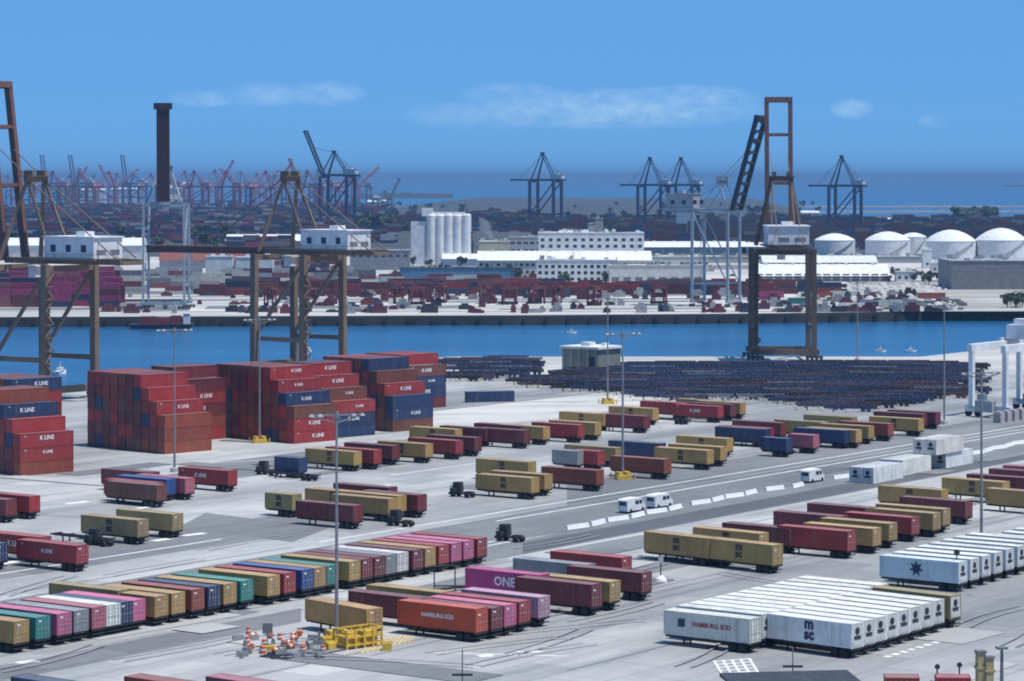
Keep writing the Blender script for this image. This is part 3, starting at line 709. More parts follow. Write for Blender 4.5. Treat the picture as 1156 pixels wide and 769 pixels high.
# ------------------------------------------------------------------ yard gantry crane at the right edge
p = at(1097,470); r = thing('yard_gantry_crane', 'white rubber tyred gantry crane at the right edge of the yard', 'crane', (p.x,p.y,0), 0)
u_ = Vector((math.cos(R(-35)),math.sin(R(-35)),0)); v_ = D55
WH = (.74,.76,.78)
for k, side in enumerate((0, 26)):
    o_ = v_*side
    for j in (0,8.6):
        link('leg', MB().bar(o_+u_*j+Vector((0,0,1.8)), o_+u_*j+Vector((0,0,15.2)), 1.1, 1.3, v_).mesh('leg',PLAINP), r, color=WH)
    link('sill_beam', MB().bar(o_-u_*1.5+Vector((0,0,1.9)), o_+u_*10+Vector((0,0,1.9)), 1.3, 1.4).mesh('sill_beam',PLAINP), r, color=WH)
    for j in (-.8,1.6,7,9.4):
        link('wheel', MB().tube(o_+u_*j-v_*.4+Vector((0,0,.8)), o_+u_*j+v_*.4+Vector((0,0,.8)), .8, n=14).mesh('wheel',M['rubber']), r)
    b = MB(); b.bar(o_+u_*2-v_*1.6+Vector((0,0,2.6)), o_+u_*6.4-v_*1.6+Vector((0,0,2.6)), 2.0, 2.6); b.bar(o_+u_*2.4-v_*1.6+Vector((0,0,4.8)), o_+u_*4.4-v_*1.6+Vector((0,0,4.8)), 1.2, 1.4)
    link('power_unit', b.mesh('power_unit',PLAINP), r, color=(.33,.36,.38))
for j in (0,8.6):
    link('top_beam', MB().bar(u_*j-v_*1.2+Vector((0,0,16.0)), u_*j+v_*27.4+Vector((0,0,16.0)), 1.2, 1.8).mesh('top_beam',PLAINP), r, color=WH)
t_ = MB(); t_.bar(v_*11+u_*4.3+Vector((0,0,21.8)), v_*18+u_*4.3+Vector((0,0,21.8)), 8, 3.4); t_.bar(v_*12+u_*4.3+Vector((0,0,24.2)), v_*15+u_*4.3+Vector((0,0,24.2)), 5, 1.4)
t_.bar(v_*10+u_*-.6+Vector((0,0,20.0)), v_*19+u_*-.6+Vector((0,0,20.0)), .8, .8); t_.bar(v_*10+u_*9.2+Vector((0,0,20.0)), v_*19+u_*9.2+Vector((0,0,20.0)), .8, .8)
t_.v = [(x+v_.x*7,y+v_.y*7,z-2.8) for x,y,z in t_.v]; link('trolley', t_.mesh('trolley',PLAINP), r, color=WH)
# ------------------------------------------------------------------ lamps
def lamp(label, px, py, h=27, base='concrete', rz=R(20)):
    r = thing('lamp_post', label, 'lamp post', at(px,py), rz, 'tall lamp posts in the yard')
    link('pole', MB().tube((0,0,.8),(0,0,h),.24,.13,12).mesh('pole',M['steel']), r)
    b = MB()
    if base == 'yellow':
        b.prism([(-1.3,-1.3),(1.3,-1.3),(1.3,1.3),(-1.3,1.3)],0,.8)
        for sx in (-1,1):
            for sy in (-1,1): b.tube((sx*1.7,sy*1.7,0),(sx*1.7,sy*1.7,1.1),.16,n=8)
            b.box(sx*.8-.35,sx*.8+.35,-1.1,1.1,.8,1.4)
    else: b.lathe((0,0,0),[(.8,0),(.8,.8),(.7,.85)],14)
    link('base', b.mesh('base', M['yellow'] if base=='yellow' else M['concrete']), r)
    a = MB()
    for s in (-1,1): a.bar((0,0,h-.9),(s*3.2,0,h-.1),.16,.16)
    a.bar((-3.4,0,h),(3.4,0,h),.2,.2); a.bar((0,-1.5,h-.3),(0,1.5,h-.3),.18,.18); a.tube((0,0,h-.4),(0,0,h+.4),.24,n=8)
    link('arm', a.mesh('arm',M['steel']), r)
    for x in (-3.2,-2.1,2.1,3.2):
        link('floodlight', MB().quadbox([(x-.32,-.35,h-.16),(x+.32,-.35,h-.16),(x+.32,.35,h-.16),(x-.32,.35,h-.16),(x-.2,-.2,h+.14),(x+.2,-.2,h+.14),(x+.2,.2,h+.14),(x-.2,.2,h+.14)]).mesh('floodlight',M['steel']), r)
lamp('tall lamp post in front of the widest container stack', 197, 533, 27)
lamp('tall lamp post with yellow base beside the middle stack', 293, 500, 26, 'yellow')
lamp('tallest front lamp post beside the yellow steel cage', 380, 724, 27.3, 'yellow')
lamp('lamp post with yellow base in the middle cluster', 703, 541, 27, 'yellow')
lamp('lamp post near the grey quay building', 686, 456, 26, 'yellow')
lamp('lamp post right of the white pile beside the barriers', 1108, 613, 26)
lamp('lamp post left of the white gantry crane', 1066, 479, 27)
lamp('lamp post on the quay between brown crane and gantry', 968, 407, 24)
for lab, px, py, h, hb in (('thin pole with dark crossbar at the bottom edge, left of white blocks',522,797,6.0,3.3),('thin pole rising behind the dark hut roof at the bottom edge',895,775,4.2,2.2)):
    r = thing('crossbar_pole', lab, 'pole', at(px,py))
    link('pole', MB().tube((0,0,0),(0,0,h),.09,.06,8).mesh('pole',M['joint']), r); link('crossbar', MB().bar((-1.1,0,hb),(1.1,0,hb),.3,.22).mesh('crossbar',M['dark']), r)
# small sign posts
for lab, px, py, h, disc in (('short post with pale base between red and yellow boxes',746,657,3.6,0),('dark round sign on post before the right white block',1080,666,5.2,1),('short dark post at the bottom right edge',1058,772,2.0,1),('short post with round top beside it at the bottom edge',1083,772,2.2,1)):
    r = thing('sign_post', lab, 'sign post', at(px,py))
    link('post', MB().tube((0,0,.3),(0,0,h),.09,n=8).mesh('post',M['dark']), r)
    link('base', MB().lathe((0,0,0),[(.9,0),(.75,.45),(.3,.9)],12).mesh('base',M['white'] if not disc else M['concrete']), r)
    if disc: link('sign_face', MB().tube((0,-.16,h-.1),(0,-.10,h-.1),.42 if h>3 else .3,n=20).mesh('sign_face',M['dark']), r)
    else: link('sign_face', MB().box(-.35,.35,-.16,-.10,h-1.0,h-.1).mesh('sign_face',M['concrete']), r)
# yellow steel cage, and the heap of site drums beside it
p = at(404,730); r = thing('steel_cage', 'yellow steel cage standing at the foot of the front lamp', 'cage', (p.x,p.y,0), R(40))
b = MB()
for x in (-2.6,-1.3,0,1.3,2.6):
    for y in (-1.3,1.3): b.box(x-.11,x+.11,y-.11,y+.11,0,2.3)
for z in (.5,1.4,2.25):
    for y in (-1.3,1.3): b.box(-2.6,2.6,y-.09,y+.09,z-.09,z+.09)
    for x in (-2.6,2.6): b.box(x-.09,x+.09,-1.3,1.3,z-.085,z+.085)
link('frame', b.mesh('frame',M['yellow']), r)
b = MB(); b.box(-2.3,-.3,-.9,.9,.1,1.5); b.box(.2,2.2,-.9,.9,.1,1.9); b.box(-1.9,-.8,-.7,.7,1.5,1.9)
link('bin', b.mesh('bin',M['yellow']), r)
for i,(dx,dy) in enumerate(((3.6,-2.6),(-3.8,1.4),(-3.2,-2.6))):
    q = p+Vector((dx,dy,0)); k = MB().box(-.55,.55,-.55,.55,0,.9); k.box(-.65,.65,-.12,.12,.9,1.05)
    o = link('concrete_block', k.mesh('concrete_block',M['yellow']), None, q, R(20*i)); tag(o, ('yellow block on the right side of the steel cage','yellow block behind the steel cage, on its left','yellow block in front of the steel cage, on its left')[i], 'block', 'yellow blocks around the cage')
dm = MB(); dm.lathe((0,0,0),[(.42,0),(.42,.08),(.32,.081),(.29,.85),(.2,.9)],12); DR = dm.mesh('site_drum',M['orange'])
bm2 = MB(); bm2.lathe((0,0,0),[(.315,.40),(.325,.41),(.32,.55),(.31,.56)],12); DB = bm2.mesh('reflective_band',M['ink_white'])
heap = random.Random(5)
for i in range(18):
    q = at(heap.uniform(268,368), heap.uniform(716,739))
    o = link('site_drum', DR, None, (q.x,q.y,0), heap.uniform(0,6)); link('reflective_band', DB, o)
    if i%2 == 0: o.rotation_euler = (R(90),0,heap.uniform(0,6)); o.location.z = .42
    tag(o, 'orange drum with white bands in the clutter left of the front lamp', 'drum', 'orange drums in the clutter')
wb = MB(); wb.quadbox([(-.9,-.28,0),(.9,-.28,0),(.9,.28,0),(-.9,.28,0),(-.9,-.1,.95),(.9,-.1,.95),(.9,.1,.95),(-.9,.1,.95)]); wb.box(-.8,-.5,-.3,.3,0,.12); wb.box(.5,.8,-.3,.3,0,.12)
wb.v = [(x*.8,y*.8,z*.7) for x,y,z in wb.v]; WB = wb.mesh('white_barrier',M['steel'])
for i in range(18):
    q = at(heap.uniform(268,368), heap.uniform(722,743)); o = link('white_barrier', WB, None, (q.x,q.y,0), heap.uniform(0,3))
    tag(o, 'small pale grey barrier in the clutter left of the front lamp', 'barrier', 'pale barriers in the clutter')
pl = MB()
for k in range(5): pl.box(-.6,.6,-.5+k*.24,-.36+k*.24,.11,.15)
for k in (-.55,-.04,.47): pl.box(k,k+.1,-.5,.62,0,.11)
PLT = pl.mesh('dark_pallet',M['dark'])
for i in range(24):
    q = at(heap.uniform(290,362), heap.uniform(728,744)); o = link('pallet', PLT, None, (q.x,q.y,0), heap.uniform(0,3))
    tag(o, 'dark pallet lying in the clutter left of the front lamp', 'pallet', 'dark pallets in the clutter')
r = thing('sign_board', 'grey square board on a post over the orange drums', 'sign', at(302,734), R(5))
link('post', MB().tube((0,0,0),(0,0,2.2),.08,n=8).mesh('post',M['steel']), r); link('board', MB().box(-.6,.6,-.12,-.06,2.0,3.2).mesh('board',M['joint']), r); link('base', MB().box(-.9,.9,-.6,.6,0,.55).mesh('base',M['yellow']), r)
# light rail frame standing behind the pink boxes
r = thing('pipe_frame', 'thin grey pipe frame standing left of the pink boxes', 'frame', at(502,668), R(30))
b = MB()
for x in (-1.6,1.6): b.tube((x,0,0),(x,0,3.6),.09,n=6)
b.tube((-1.6,0,3.5),(1.6,0,3.5),.08,n=6); b.tube((-1.6,0,.9),(4,0,.5),.12,n=6); b.box(-1.8,5,-.5,.5,.3,.5)
link('pipes', b.mesh('pipes',M['dark']), r)
# concrete barriers along the dark lane
kb = MB(); kb.quadbox([(-2.9,-.32,0),(2.9,-.32,0),(2.9,.32,0),(-2.9,.32,0),(-2.9,-.12,.95),(2.9,-.12,.95),(2.9,.12,.95),(-2.9,.12,.95)]); kb.box(-3.0,3.0,-.42,.42,0,.16)
kb.v = [(x*.88,y,z*.75) for x,y,z in kb.v]; KB = kb.mesh('road_barrier',M['white'])
def barriers(xa, ya, xb, yb):
    a, b = at(xa,ya), at(xb,yb); n = int((b-a).length/5.6)
    for i in range(n):
        for w_ in (0,):
            q = a.lerp(b,(i+.5)/n) + Vector((-D55.y,D55.x,0))*(w_*1.1)
            o = link('road_barrier', KB, None, (q.x,q.y,0), R(55)+(.14 if i%2 else -.14))
            tag(o, 'white concrete barrier in the zigzag line along the dark lane', 'barrier', 'white barriers along the dark lane')
barriers(640,599,772,573); barriers(781,571,856,556); barriers(861,555,913,548); barriers(938,542,962,538); barriers(1096,514,1156,500); barriers(1156,500,1190,494)
# ------------------------------------------------------------------ vehicles
def van(label, px, py, rz, col=(.75,.76,.77)):
    r = thing('white_van', label, 'van', at(px,py), R(rz), 'white vans on the lane')
    b = MB()
    def sec(x, w, z0, z1): return [(x,-w,z0),(x,w,z0),(x,w,z1),(x,-w,z1)]
    prof = [(-2.75,.93,.42,2.1),(-2.6,.98,.35,2.35),(1.1,1.0,.35,2.4),(1.7,1.0,.35,2.25),(2.35,.97,.35,1.35),(2.95,.93,.38,1.12),(3.05,.85,.5,.95)]
    for (a, c) in zip(prof[:-1], prof[1:]):
        p, q = sec(*a), sec(*c)
        b.quadbox([p[0],q[0],q[1],p[1],p[3],q[3],q[2],p[2]])
    link('body', b.mesh('van_body',PLAINP), r, color=col)
    w = MB()
    for s in (-1,1):
        w.box(.9,1.75,s*1.0-.012,s*1.0+.012,1.35,2.0); w.box(-.4,.75,s*1.0-.012,s*1.0+.012,1.35,2.0)
    link('side_window', w.mesh('side_window',M['glass']), r)
    link('windscreen', MB().quadbox([(1.74,-.85,2.18),(1.76,-.85,2.2),(1.76,.85,2.2),(1.74,.85,2.18),(2.30,-.85,1.42),(2.33,-.85,1.44),(2.33,.85,1.44),(2.30,.85,1.42)]).mesh('windscreen',M['glass']), r)
    link('rear_window', MB().box(-2.78,-2.7,-.7,.7,1.3,1.95).mesh('rear_window',M['glass']), r)
    for x in (-1.75,1.85):
        for s in (-1,1): link('wheel', MB().tube((x,s*.98-.13,.36),(x,s*.98+.05,.36),.36,n=14).mesh('wheel',M['rubber']), r)
van('white van beside the barrier line, left one of two', 713, 578, 55); van('white van beside the barrier line, right one of two', 744, 573, 55)
van('white van alone on the lane right of the two vans', 917, 544, 55)
def tractor(label, px, py, rz, cc=(.03,.035,.05)):
    r = thing('yard_tractor', label, 'truck', at(px,py), R(rz), 'yard tractors'); r.scale = (.88,.88,.84)
    link('frame', MB().box(-2.9,2.4,-.5,.5,.6,.95).box(-2.3,-.9,-.6,.6,.95,1.25).box(2.3,2.6,-1.2,1.2,.5,.95).mesh('frame',M['dark']), r)
    b = MB(); b.quadbox([(.5,-1.1,.96),(2.3,-1.1,.96),(2.3,.5,.96),(.5,.5,.96),(.6,-1.05,3.0),(2.05,-1.05,3.0),(2.05,.45,3.0),(.6,.45,3.0)]); b.box(1.0,2.3,.52,1.15,.96,1.8); b.tube((.35,.2,.95),(.35,.2,3.2),.09,n=6)
    for s in (-1,1): link('headlight', MB().tube((2.6,s*.85,.72),(2.66,s*.85,.72),.13,n=10).mesh('headlight',M['ink_white']), r); b.bar((2.1,-.3+s*1.0,2.3),(2.15,-.3+s*1.25,2.3),.06); b.box(2.08,2.14,-.3+s*1.3-.12,-.3+s*1.3+.12,1.95,2.5)
    cab = link('cab', b.mesh('cab',PLAINP), r, color=cc)
    link('window', MB().box(.8,1.9,-1.12,-1.08,1.9,2.7).quadbox([(2.24,-.95,1.8),(2.28,-.95,1.8),(2.28,.4,1.8),(2.24,.4,1.8),(2.10,-.95,2.75),(2.14,-.95,2.75),(2.14,.4,2.75),(2.10,.4,2.75)]).mesh('window',M['glass']), cab)
    for x in (-1.9,1.6):
        for s in (-1,1): link('wheel', MB().tube((x,s*.95-.28,.52),(x,s*.95+.28,.52),.52,n=14).mesh('wheel',M['rubber']), r)
for lab, px, py, rz, cc in (('dark yard tractor standing below the lower centre cluster',452,594,143,(.03,.035,.05)),('dark yard tractor alone near the dark lane start',576,611,143,(.03,.03,.035)),('dark yard tractor just left of the middle cluster',522,561,143,(.03,.03,.035)),
        ('dark tractor left of the small navy container',302,536,143,(.03,.03,.035)),('dark blue tractor in front of the navy container at right',884,512,143,(.02,.04,.12)),('dark tractor on the lane beneath the left red pair',112,616,143,(.03,.03,.035))):
    tractor(lab, px, py, rz, cc)
for lab, px, py in (('empty dark chassis beside the left edge red boxes',93,613),('empty dark chassis parked below the middle red group',752,478),('empty dark chassis behind the small red cluster',330,541),('empty dark chassis left of the right centre cluster',856,505)):
    tag(chassis(at(px,py), R(143), lab, 'loose empty chassis in the yard', 12.19, True))
# ------------------------------------------------------------------ buildings
def bldg(name, label, cat, x0, x1, yb, yt, depth, col, roofc=None, rows=(), cols=0, winw=1.6, winh=1.5, gable=0, rz=0, parapet=True, group=None, doors=0):
    Yd = at(0,yb).y; ht = H-(yt-YH)*Yd/F; X0, X1 = xat(x0,Yd), xat(x1,Yd)
    wd = X1-X0; r = thing(name, label, cat, ((X0+X1)/2,Yd,0), R(rz), group)
    w = link('wall', MB().box(-wd/2,wd/2,0,depth,0,ht-gable).mesh('wall',PLAINP), r, color=col)
    rc = roofc or col
    b = MB()
    if gable:
        z0 = ht-gable+.01
        k = len(b.v); b.v += [(-wd/2-.6,-.8,z0),(wd/2+.6,-.8,z0),(wd/2+.6,depth+.8,z0),(-wd/2-.6,depth+.8,z0),(-wd/2-.6,depth/2,ht),(wd/2+.6,depth/2,ht)]
        b.f += [(0,1,5,4),(2,3,4,5),(0,4,3),(1,2,5),(0,3,2,1)]
        n = max(2,int(wd/14))
        for i in range(n):
            x = -wd/2+(i+.5)*wd/n; b.box(x-.8,x+.8,depth/2-1,depth/2+1,ht-.3,ht+.7)
    else:
        b.box(-wd/2-.3,wd/2+.3,-.3,depth+.3,ht+.01,ht+.35)
        for i in range(int(wd/12)+1):
            x = random.uniform(-wd/2+2,wd/2-2); y = random.uniform(2,depth-2); b.box(x-1.2,x+1.2,y-1,y+1,ht+.35,ht+1.4+random.random())
    link('roof', b.mesh('roof',PLAINP), r, color=rc)
    if not gable and wd > 14:
        g = MB()
        for i in range(int(wd/7)):
            x = random.uniform(-wd/2+1.5,wd/2-1.5); y = random.uniform(1.2,depth-1.2); s_ = random.uniform(.6,1.6); g.box(x-s_,x+s_,y-.8,y+.8,ht+.37,ht+.8+random.random()*1.8)
            if i%3 == 0: g.tube((x+s_+.5,y,ht+.36),(x+s_+.5,y,ht+2.5+random.random()*2),.18,n=6)
        for i in range(int(wd/16)): x = random.uniform(-wd/2+2,wd/2-2); g.bar((x-4,.8,ht+.6),(x+4,.8,ht+.6),.3,.3)
        link('roof_plant', g.mesh('roof_plant',PLAINP), r, color=(.30,.31,.32))
    for z in rows:
        for i in range(cols):
            x = -wd/2+(i+.5)*wd/cols
            link('window', MB().box(x-winw/2,x+winw/2,-.07,.02,z,z+winh).mesh('window',M['glass']), r)
    for i in range(doors):
        x = -wd/2+(i+.5)*wd/doors
        link('loading_door', MB().box(x-1.9,x+1.9,-.08,.02,.02,4.2).mesh('loading_door',M['joint']), r)
    return r
WHT, CRM, GRY = (.72,.73,.73), (.60,.58,.54), (.22,.23,.25)
# the small grey building on the near quay
p = at(655,419); r = thing('quay_building', 'grey flat roofed block with white roof on the near quay', 'building', (p.x,p.y,0), R(-38))
link('wall', MB().box(-6.4,6.4,0,11,0,6.4).mesh('wall',PLAINP), r, color=(.20,.21,.19)); link('roof', MB().box(-7.0,7.0,-.7,11.7,6.41,7.1).box(-2,1,3,6,7.1,8.2).box(3,4.5,6,8,7.1,7.9).mesh('roof',PLAINP), r, color=(.7,.72,.72))
for i in range(5): link('pilaster', MB().box(-6.4+i*2.95,-5.6+i*2.95,-.25,-.002,0,6.3).mesh('pilaster',PLAINP), r, color=(.27,.28,.25))
link('door', MB().box(2.4,5.2,-.09,-.002,0,4.2).mesh('door',M['dark']), r)
for i in range(3): link('window', MB().box(-6.48,-6.402,1.4+i*3.2,3.4+i*3.2,2.6,4.6).mesh('window',M['glass']), r)
# white silos
Yd = at(0,299).y; r = thing('grain_silos', 'tall white silo block with head house beside the channel', 'silo', (xat(500,Yd),Yd,0))
for i in range(5):
    for j in range(2):
        x = -7.5+i*5.6; link('silo', MB().lathe((x,j*6+2,0),[(3.05,0),(3.05,31.5-(i%2)*.3),(2.2,32.5)],20).mesh('silo',PLAINP), r, color=WHT)
link('head_house', MB().box(-13.5,-6.5,0,8,31,36.2).box(-6.5,14,1.5,6.5,32,33.6).mesh('head_house',PLAINP), r, color=WHT)
link('elevator_tower', MB().box(-20.5,-11,1,9,0,27.5).mesh('elevator_tower',PLAINP), r, color=(.60,.63,.66))
pm = MB()
for i in range(6): pm.tube((16.6+i*.5,3+i,0),(16.6+i*.5,3+i,30-i*3),.25,n=6)
pm.box(16,20,1,8,12,13); pm.box(16,19.5,1,8,20,21)
link('pipe_tower', pm.mesh('pipe_tower',M['dark']), r)
for i in range(6): x=-9+i*4.6; link('vent', MB().tube((x,4,33),(x,4,35.0+(i%3)*.8),.5,n=8).mesh('vent',M['steel']), r)
# buildings across the channel
bldg('warehouse','long white roofed warehouse in the middle beyond the channel','building',540,735,313,284,26,(.62,.61,.57),WHT,(2.2,6.2),30,1.8,1.5,gable=5)
bldg('office_block','white office block with rows of dark windows beyond the channel','building',606,694,320,294,16,WHT,None,(1.5,4.8,8.1),12,1.8,1.6)
bldg('office_block','upper white block with dark windows above the long warehouse','building',608,727,297,263,20,WHT,WHT,(10.0,14.2),13,2.4,1.9)
bldg('low_shed','pale shed with dark doorways right of the office block','building',688,795,322,300,14,(.62,.61,.58),(.55,.55,.53),(),0,doors=8)
bldg('low_shed','flat white shed behind the dark doorway shed','building',690,800,307,290,18,(.5,.51,.5),(.66,.66,.63),(4.5,),16,2.5,1.2)
bldg('blue_shed','blue walled shed with dark roof below the white silos','building',451,588,318,303,12,(.07,.17,.30),(.035,.06,.06),(),0)
bldg('low_shed','white roofed shed left of the pale leaning boom crane','building',728,842,286,273,26,(.45,.45,.43),WHT,gable=4)
bldg('low_shed','white roofed shed behind the pale leaning boom crane','building',838,872,286,274,20,(.5,.5,.5),WHT,gable=3)
bldg('warehouse','long white roofed shed framed by the brown crane legs','building',852,1004,318,299,26,(.45,.43,.42),WHT,(),0,gable=6,doors=14)
bldg('warehouse','second white roofed shed just behind the framed one','building',862,990,305,289,22,(.52,.51,.49),(.66,.66,.64),(3,),18,2,1.2,gable=4)
bldg('warehouse','wide low grey shed below the storage tanks','building',800,1050,297,290,18,(.35,.35,.34),(.5,.5,.48))
bldg('grey_hall','large plain grey hall in front of the right tanks','building',1074,1220,327,295,45,(.19,.20,.21),(.34,.35,.36),(),0)
bldg('small_hut','white hut with door below the tanks','building',1042,1052,303,282,6,WHT,None,(2,),1)
bldg('small_hut','white hut beside the gravel yard','building',1012,1034,318,307,7,WHT,CRM,(1.5,),3)
bldg('small_hut','cream hut beside the gravel yard, the further one','building',1052,1066,308,297,7,CRM,WHT,(1.5,),2)
bldg('warehouse','long pale warehouse at left behind the left edge crane','building',-20,160,292,269,30,(.55,.56,.57),WHT,(),0,gable=5)
bldg('warehouse','warehouse with rust red roof behind the straight dark boom','building',180,330,303,281,28,(.36,.35,.36),(.20,.055,.04),(),0,gable=7)
bldg('warehouse','white roofed warehouse beyond the middle brown crane','building',255,345,279,265,30,(.5,.52,.52),WHT,gable=5)
for i,(a,b_,yb,yt) in enumerate(((232,262,312,290),(266,284,312,291),(288,308,312,289))):
    bldg('white_tank_house',('left','middle','right')[i]+' one of three white blocks under the rust roof','building',a,b_,yb,yt,9,(.66,.68,.68),None,group='white blocks under the rust roof')
bldg('warehouse','grey hall left of the white silos','building',395,462,305,283,20,(.20,.22,.25),(.3,.32,.34),(8,),8,2.5,1.2)
bldg('warehouse','cream shed right of the white silos','building',541,592,290,273,20,(.42,.41,.30),(.6,.6,.55),(3,),7,2.5,1.5)
bldg('warehouse','grey shed left of the upper white block','building',575,612,292,268,18,(.30,.32,.34),(.42,.43,.43),(5,10),5,3,1.5)
bldg('tower_block','cream tower behind the upper white block','building',672,681,275,247,12,(.42,.36,.32),None,(8,),1)
bldg('tower_block','lower cream tower behind the upper white block','building',664,672,275,253,12,(.48,.44,.42),None)
bldg('warehouse','pale far shed behind the upper white block','building',632,664,276,260,25,(.42,.42,.36),(.5,.5,.45),gable=5)
bldg('warehouse','pale blue far building beside the twin blue cranes','building',764,786,262,238,30,(.30,.40,.46),None)
for i,(a,b_,yb,yt) in enumerate(((500,540,300,287),(1094,1112,262,255),(1058,1075,253,247),(985,1022,252,246),(1030,1048,250,246),(205,245,252,247),(90,118,218,213),(126,158,218,212),(175,208,214,206),(362,402,247,242),(415,436,237,226),(260,275,236,230),(905,925,244,238))):
    d_ = ['behind the silo foot','right of the dark trees','left of the dark trees','behind the left tank','behind the middle tank','among the far containers','at the far left skyline','left of the straight dark boom','behind the straight dark boom','behind the left blue crane','by the far green trees','below the far red cranes','beyond the tall brown crane'][i]
    yb = max(yb, 231) if yb < 231 else yb
    bldg('far_shed','small white far shed '+d_,'building',a,b_,yb,yt,25,(.62,.64,.66),WHT,gable=3)
# thin steam rising beside the silos
Ys = at(0,292).y; xs_ = xat(556,Ys)
sm_ = MB().lathe((0,0,0),[(.5,0),(2.2,3),(3.6,7),(4.4,11),(3.4,15),(.6,18)],16); sm_.v = [(x-.45*z+math.sin(z*.6)*.8,y,z) for x,y,z in sm_.v]
mm = bpy.data.materials.new('steam'); mm.use_nodes = True; t_ = mm.node_tree; t_.nodes.clear()
pv_ = t_.nodes.new('ShaderNodeVolumePrincipled'); ou_ = t_.nodes.new('ShaderNodeOutputMaterial'); t_.links.new(pv_.outputs[0], ou_.inputs['Volume'])
pv_.inputs['Density'].default_value = .07; pv_.inputs['Color'].default_value = (.9,.9,.9,1)
tag(link('steam', sm_.mesh('steam', mm), None, (xs_,Ys,11)), 'thin plume of pale steam drifting right of the white silos', 'steam', kind='stuff')
# storage tanks
for i,(a,b_,yb,yw,yt) in enumerate(((922,968,289,272,264),(1018,1048,291,268,263),(980,1031,292,272,262),(1049,1106,293,273,260),(1106,1164,293,272,258))):
    Yd = at(0,yb).y; rr = (xat(b_,Yd)-xat(a,Yd))/2; r = thing('storage_tank', ['white domed tank furthest left','narrow white tank wedged between bigger ones','white domed tank left of the narrow one','large white domed tank, second from the right','large white domed tank at the right edge'][i], 'tank', (xat((a+b_)/2,Yd),Yd+rr,0), 0, 'white storage tanks')
    hw, ht = zat(yw,Yd), zat(yt,Yd)
    link('wall', MB().lathe((0,0,0),[(rr,0),(rr,hw*.33),(rr*1.003,hw*.335),(rr,hw*.34),(rr,hw*.66),(rr*1.003,hw*.665),(rr,hw*.67),(rr,hw),(rr*.9,hw+.02)],48).mesh('wall',PLAINP), r, color=(.68,.70,.71))
    link('roof', MB().lathe((0,0,hw+.03),[(rr*1.01,0),(rr*1.01,.3),(rr*.85,(ht-hw)*.34),(rr*.6,(ht-hw)*.68),(rr*.3,(ht-hw)*.92),(rr*.08,ht-hw)],48).mesh('roof',PLAINP), r, color=(.75,.76,.76))
    st = MB()
    for k in range(14):
        t0, t1 = -1.9+k*.09, -1.9+(k+1)*.09; st.bar((math.cos(t0)*(rr+.5),math.sin(t0)*(rr+.5),hw*k/14),(math.cos(t1)*(rr+.5),math.sin(t1)*(rr+.5),hw*(k+1)/14),.8,.25)
    link('stair', st.mesh('stair',M['steel']), r)
# ------------------------------------------------------------------ far container fields
def boxes_field(name, label, rects, cols, seed, maxt=4, dens=.8, L=12.2):
    rg = random.Random(seed); parts = {}
    for (xa,xb,ya,yb,step) in rects:
        Y = at(0,ya).y; Yend = at(0,yb).y
        while Y < Yend:
            x = xat(xa,Y); xe = xat(xb,Y)
            while x < xe:
                if rg.random() < dens:
                    t = rg.randint(1,maxt)
                    for k in range(t):
                        parts.setdefault(rg.choice(cols), MB()).box(x,x+L,Y,Y+2.44,k*2.6+.02,k*2.6+2.58)
                x += L+rg.choice([.6,.6,.6,9])
            Y += step
    ms = bpy.data.meshes.new(name); v, f, mi, mats = [], [], [], []
    for c, mb in parts.items():
        n0 = len(v); v += mb.v; f += [tuple(i+n0 for i in fc) for fc in mb.f]; mi += [len(mats)]*len(mb.f)
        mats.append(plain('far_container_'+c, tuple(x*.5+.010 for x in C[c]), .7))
    ms.from_pydata(v,[],f)
    for m_ in mats: ms.materials.append(m_)
    ms.polygons.foreach_set('material_index', mi); ms.update()
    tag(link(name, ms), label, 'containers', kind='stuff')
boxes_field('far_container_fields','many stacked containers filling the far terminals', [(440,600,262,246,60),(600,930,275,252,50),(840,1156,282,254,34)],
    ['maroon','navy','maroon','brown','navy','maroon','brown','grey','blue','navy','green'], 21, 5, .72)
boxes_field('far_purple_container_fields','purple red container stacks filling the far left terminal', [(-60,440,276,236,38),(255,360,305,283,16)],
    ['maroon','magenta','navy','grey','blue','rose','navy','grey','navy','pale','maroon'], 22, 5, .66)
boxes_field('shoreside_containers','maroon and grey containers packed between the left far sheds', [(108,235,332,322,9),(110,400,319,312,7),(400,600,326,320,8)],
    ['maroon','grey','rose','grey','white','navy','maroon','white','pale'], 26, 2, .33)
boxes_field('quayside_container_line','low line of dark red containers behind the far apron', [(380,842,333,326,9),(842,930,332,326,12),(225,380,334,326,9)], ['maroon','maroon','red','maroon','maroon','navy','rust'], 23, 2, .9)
boxes_field('magenta_container_block','block of magenta containers behind the left edge crane', [(-20,110,347,322,5)], ['magenta','magenta','magenta','maroon','rose','navy'], 29, 4, .93)
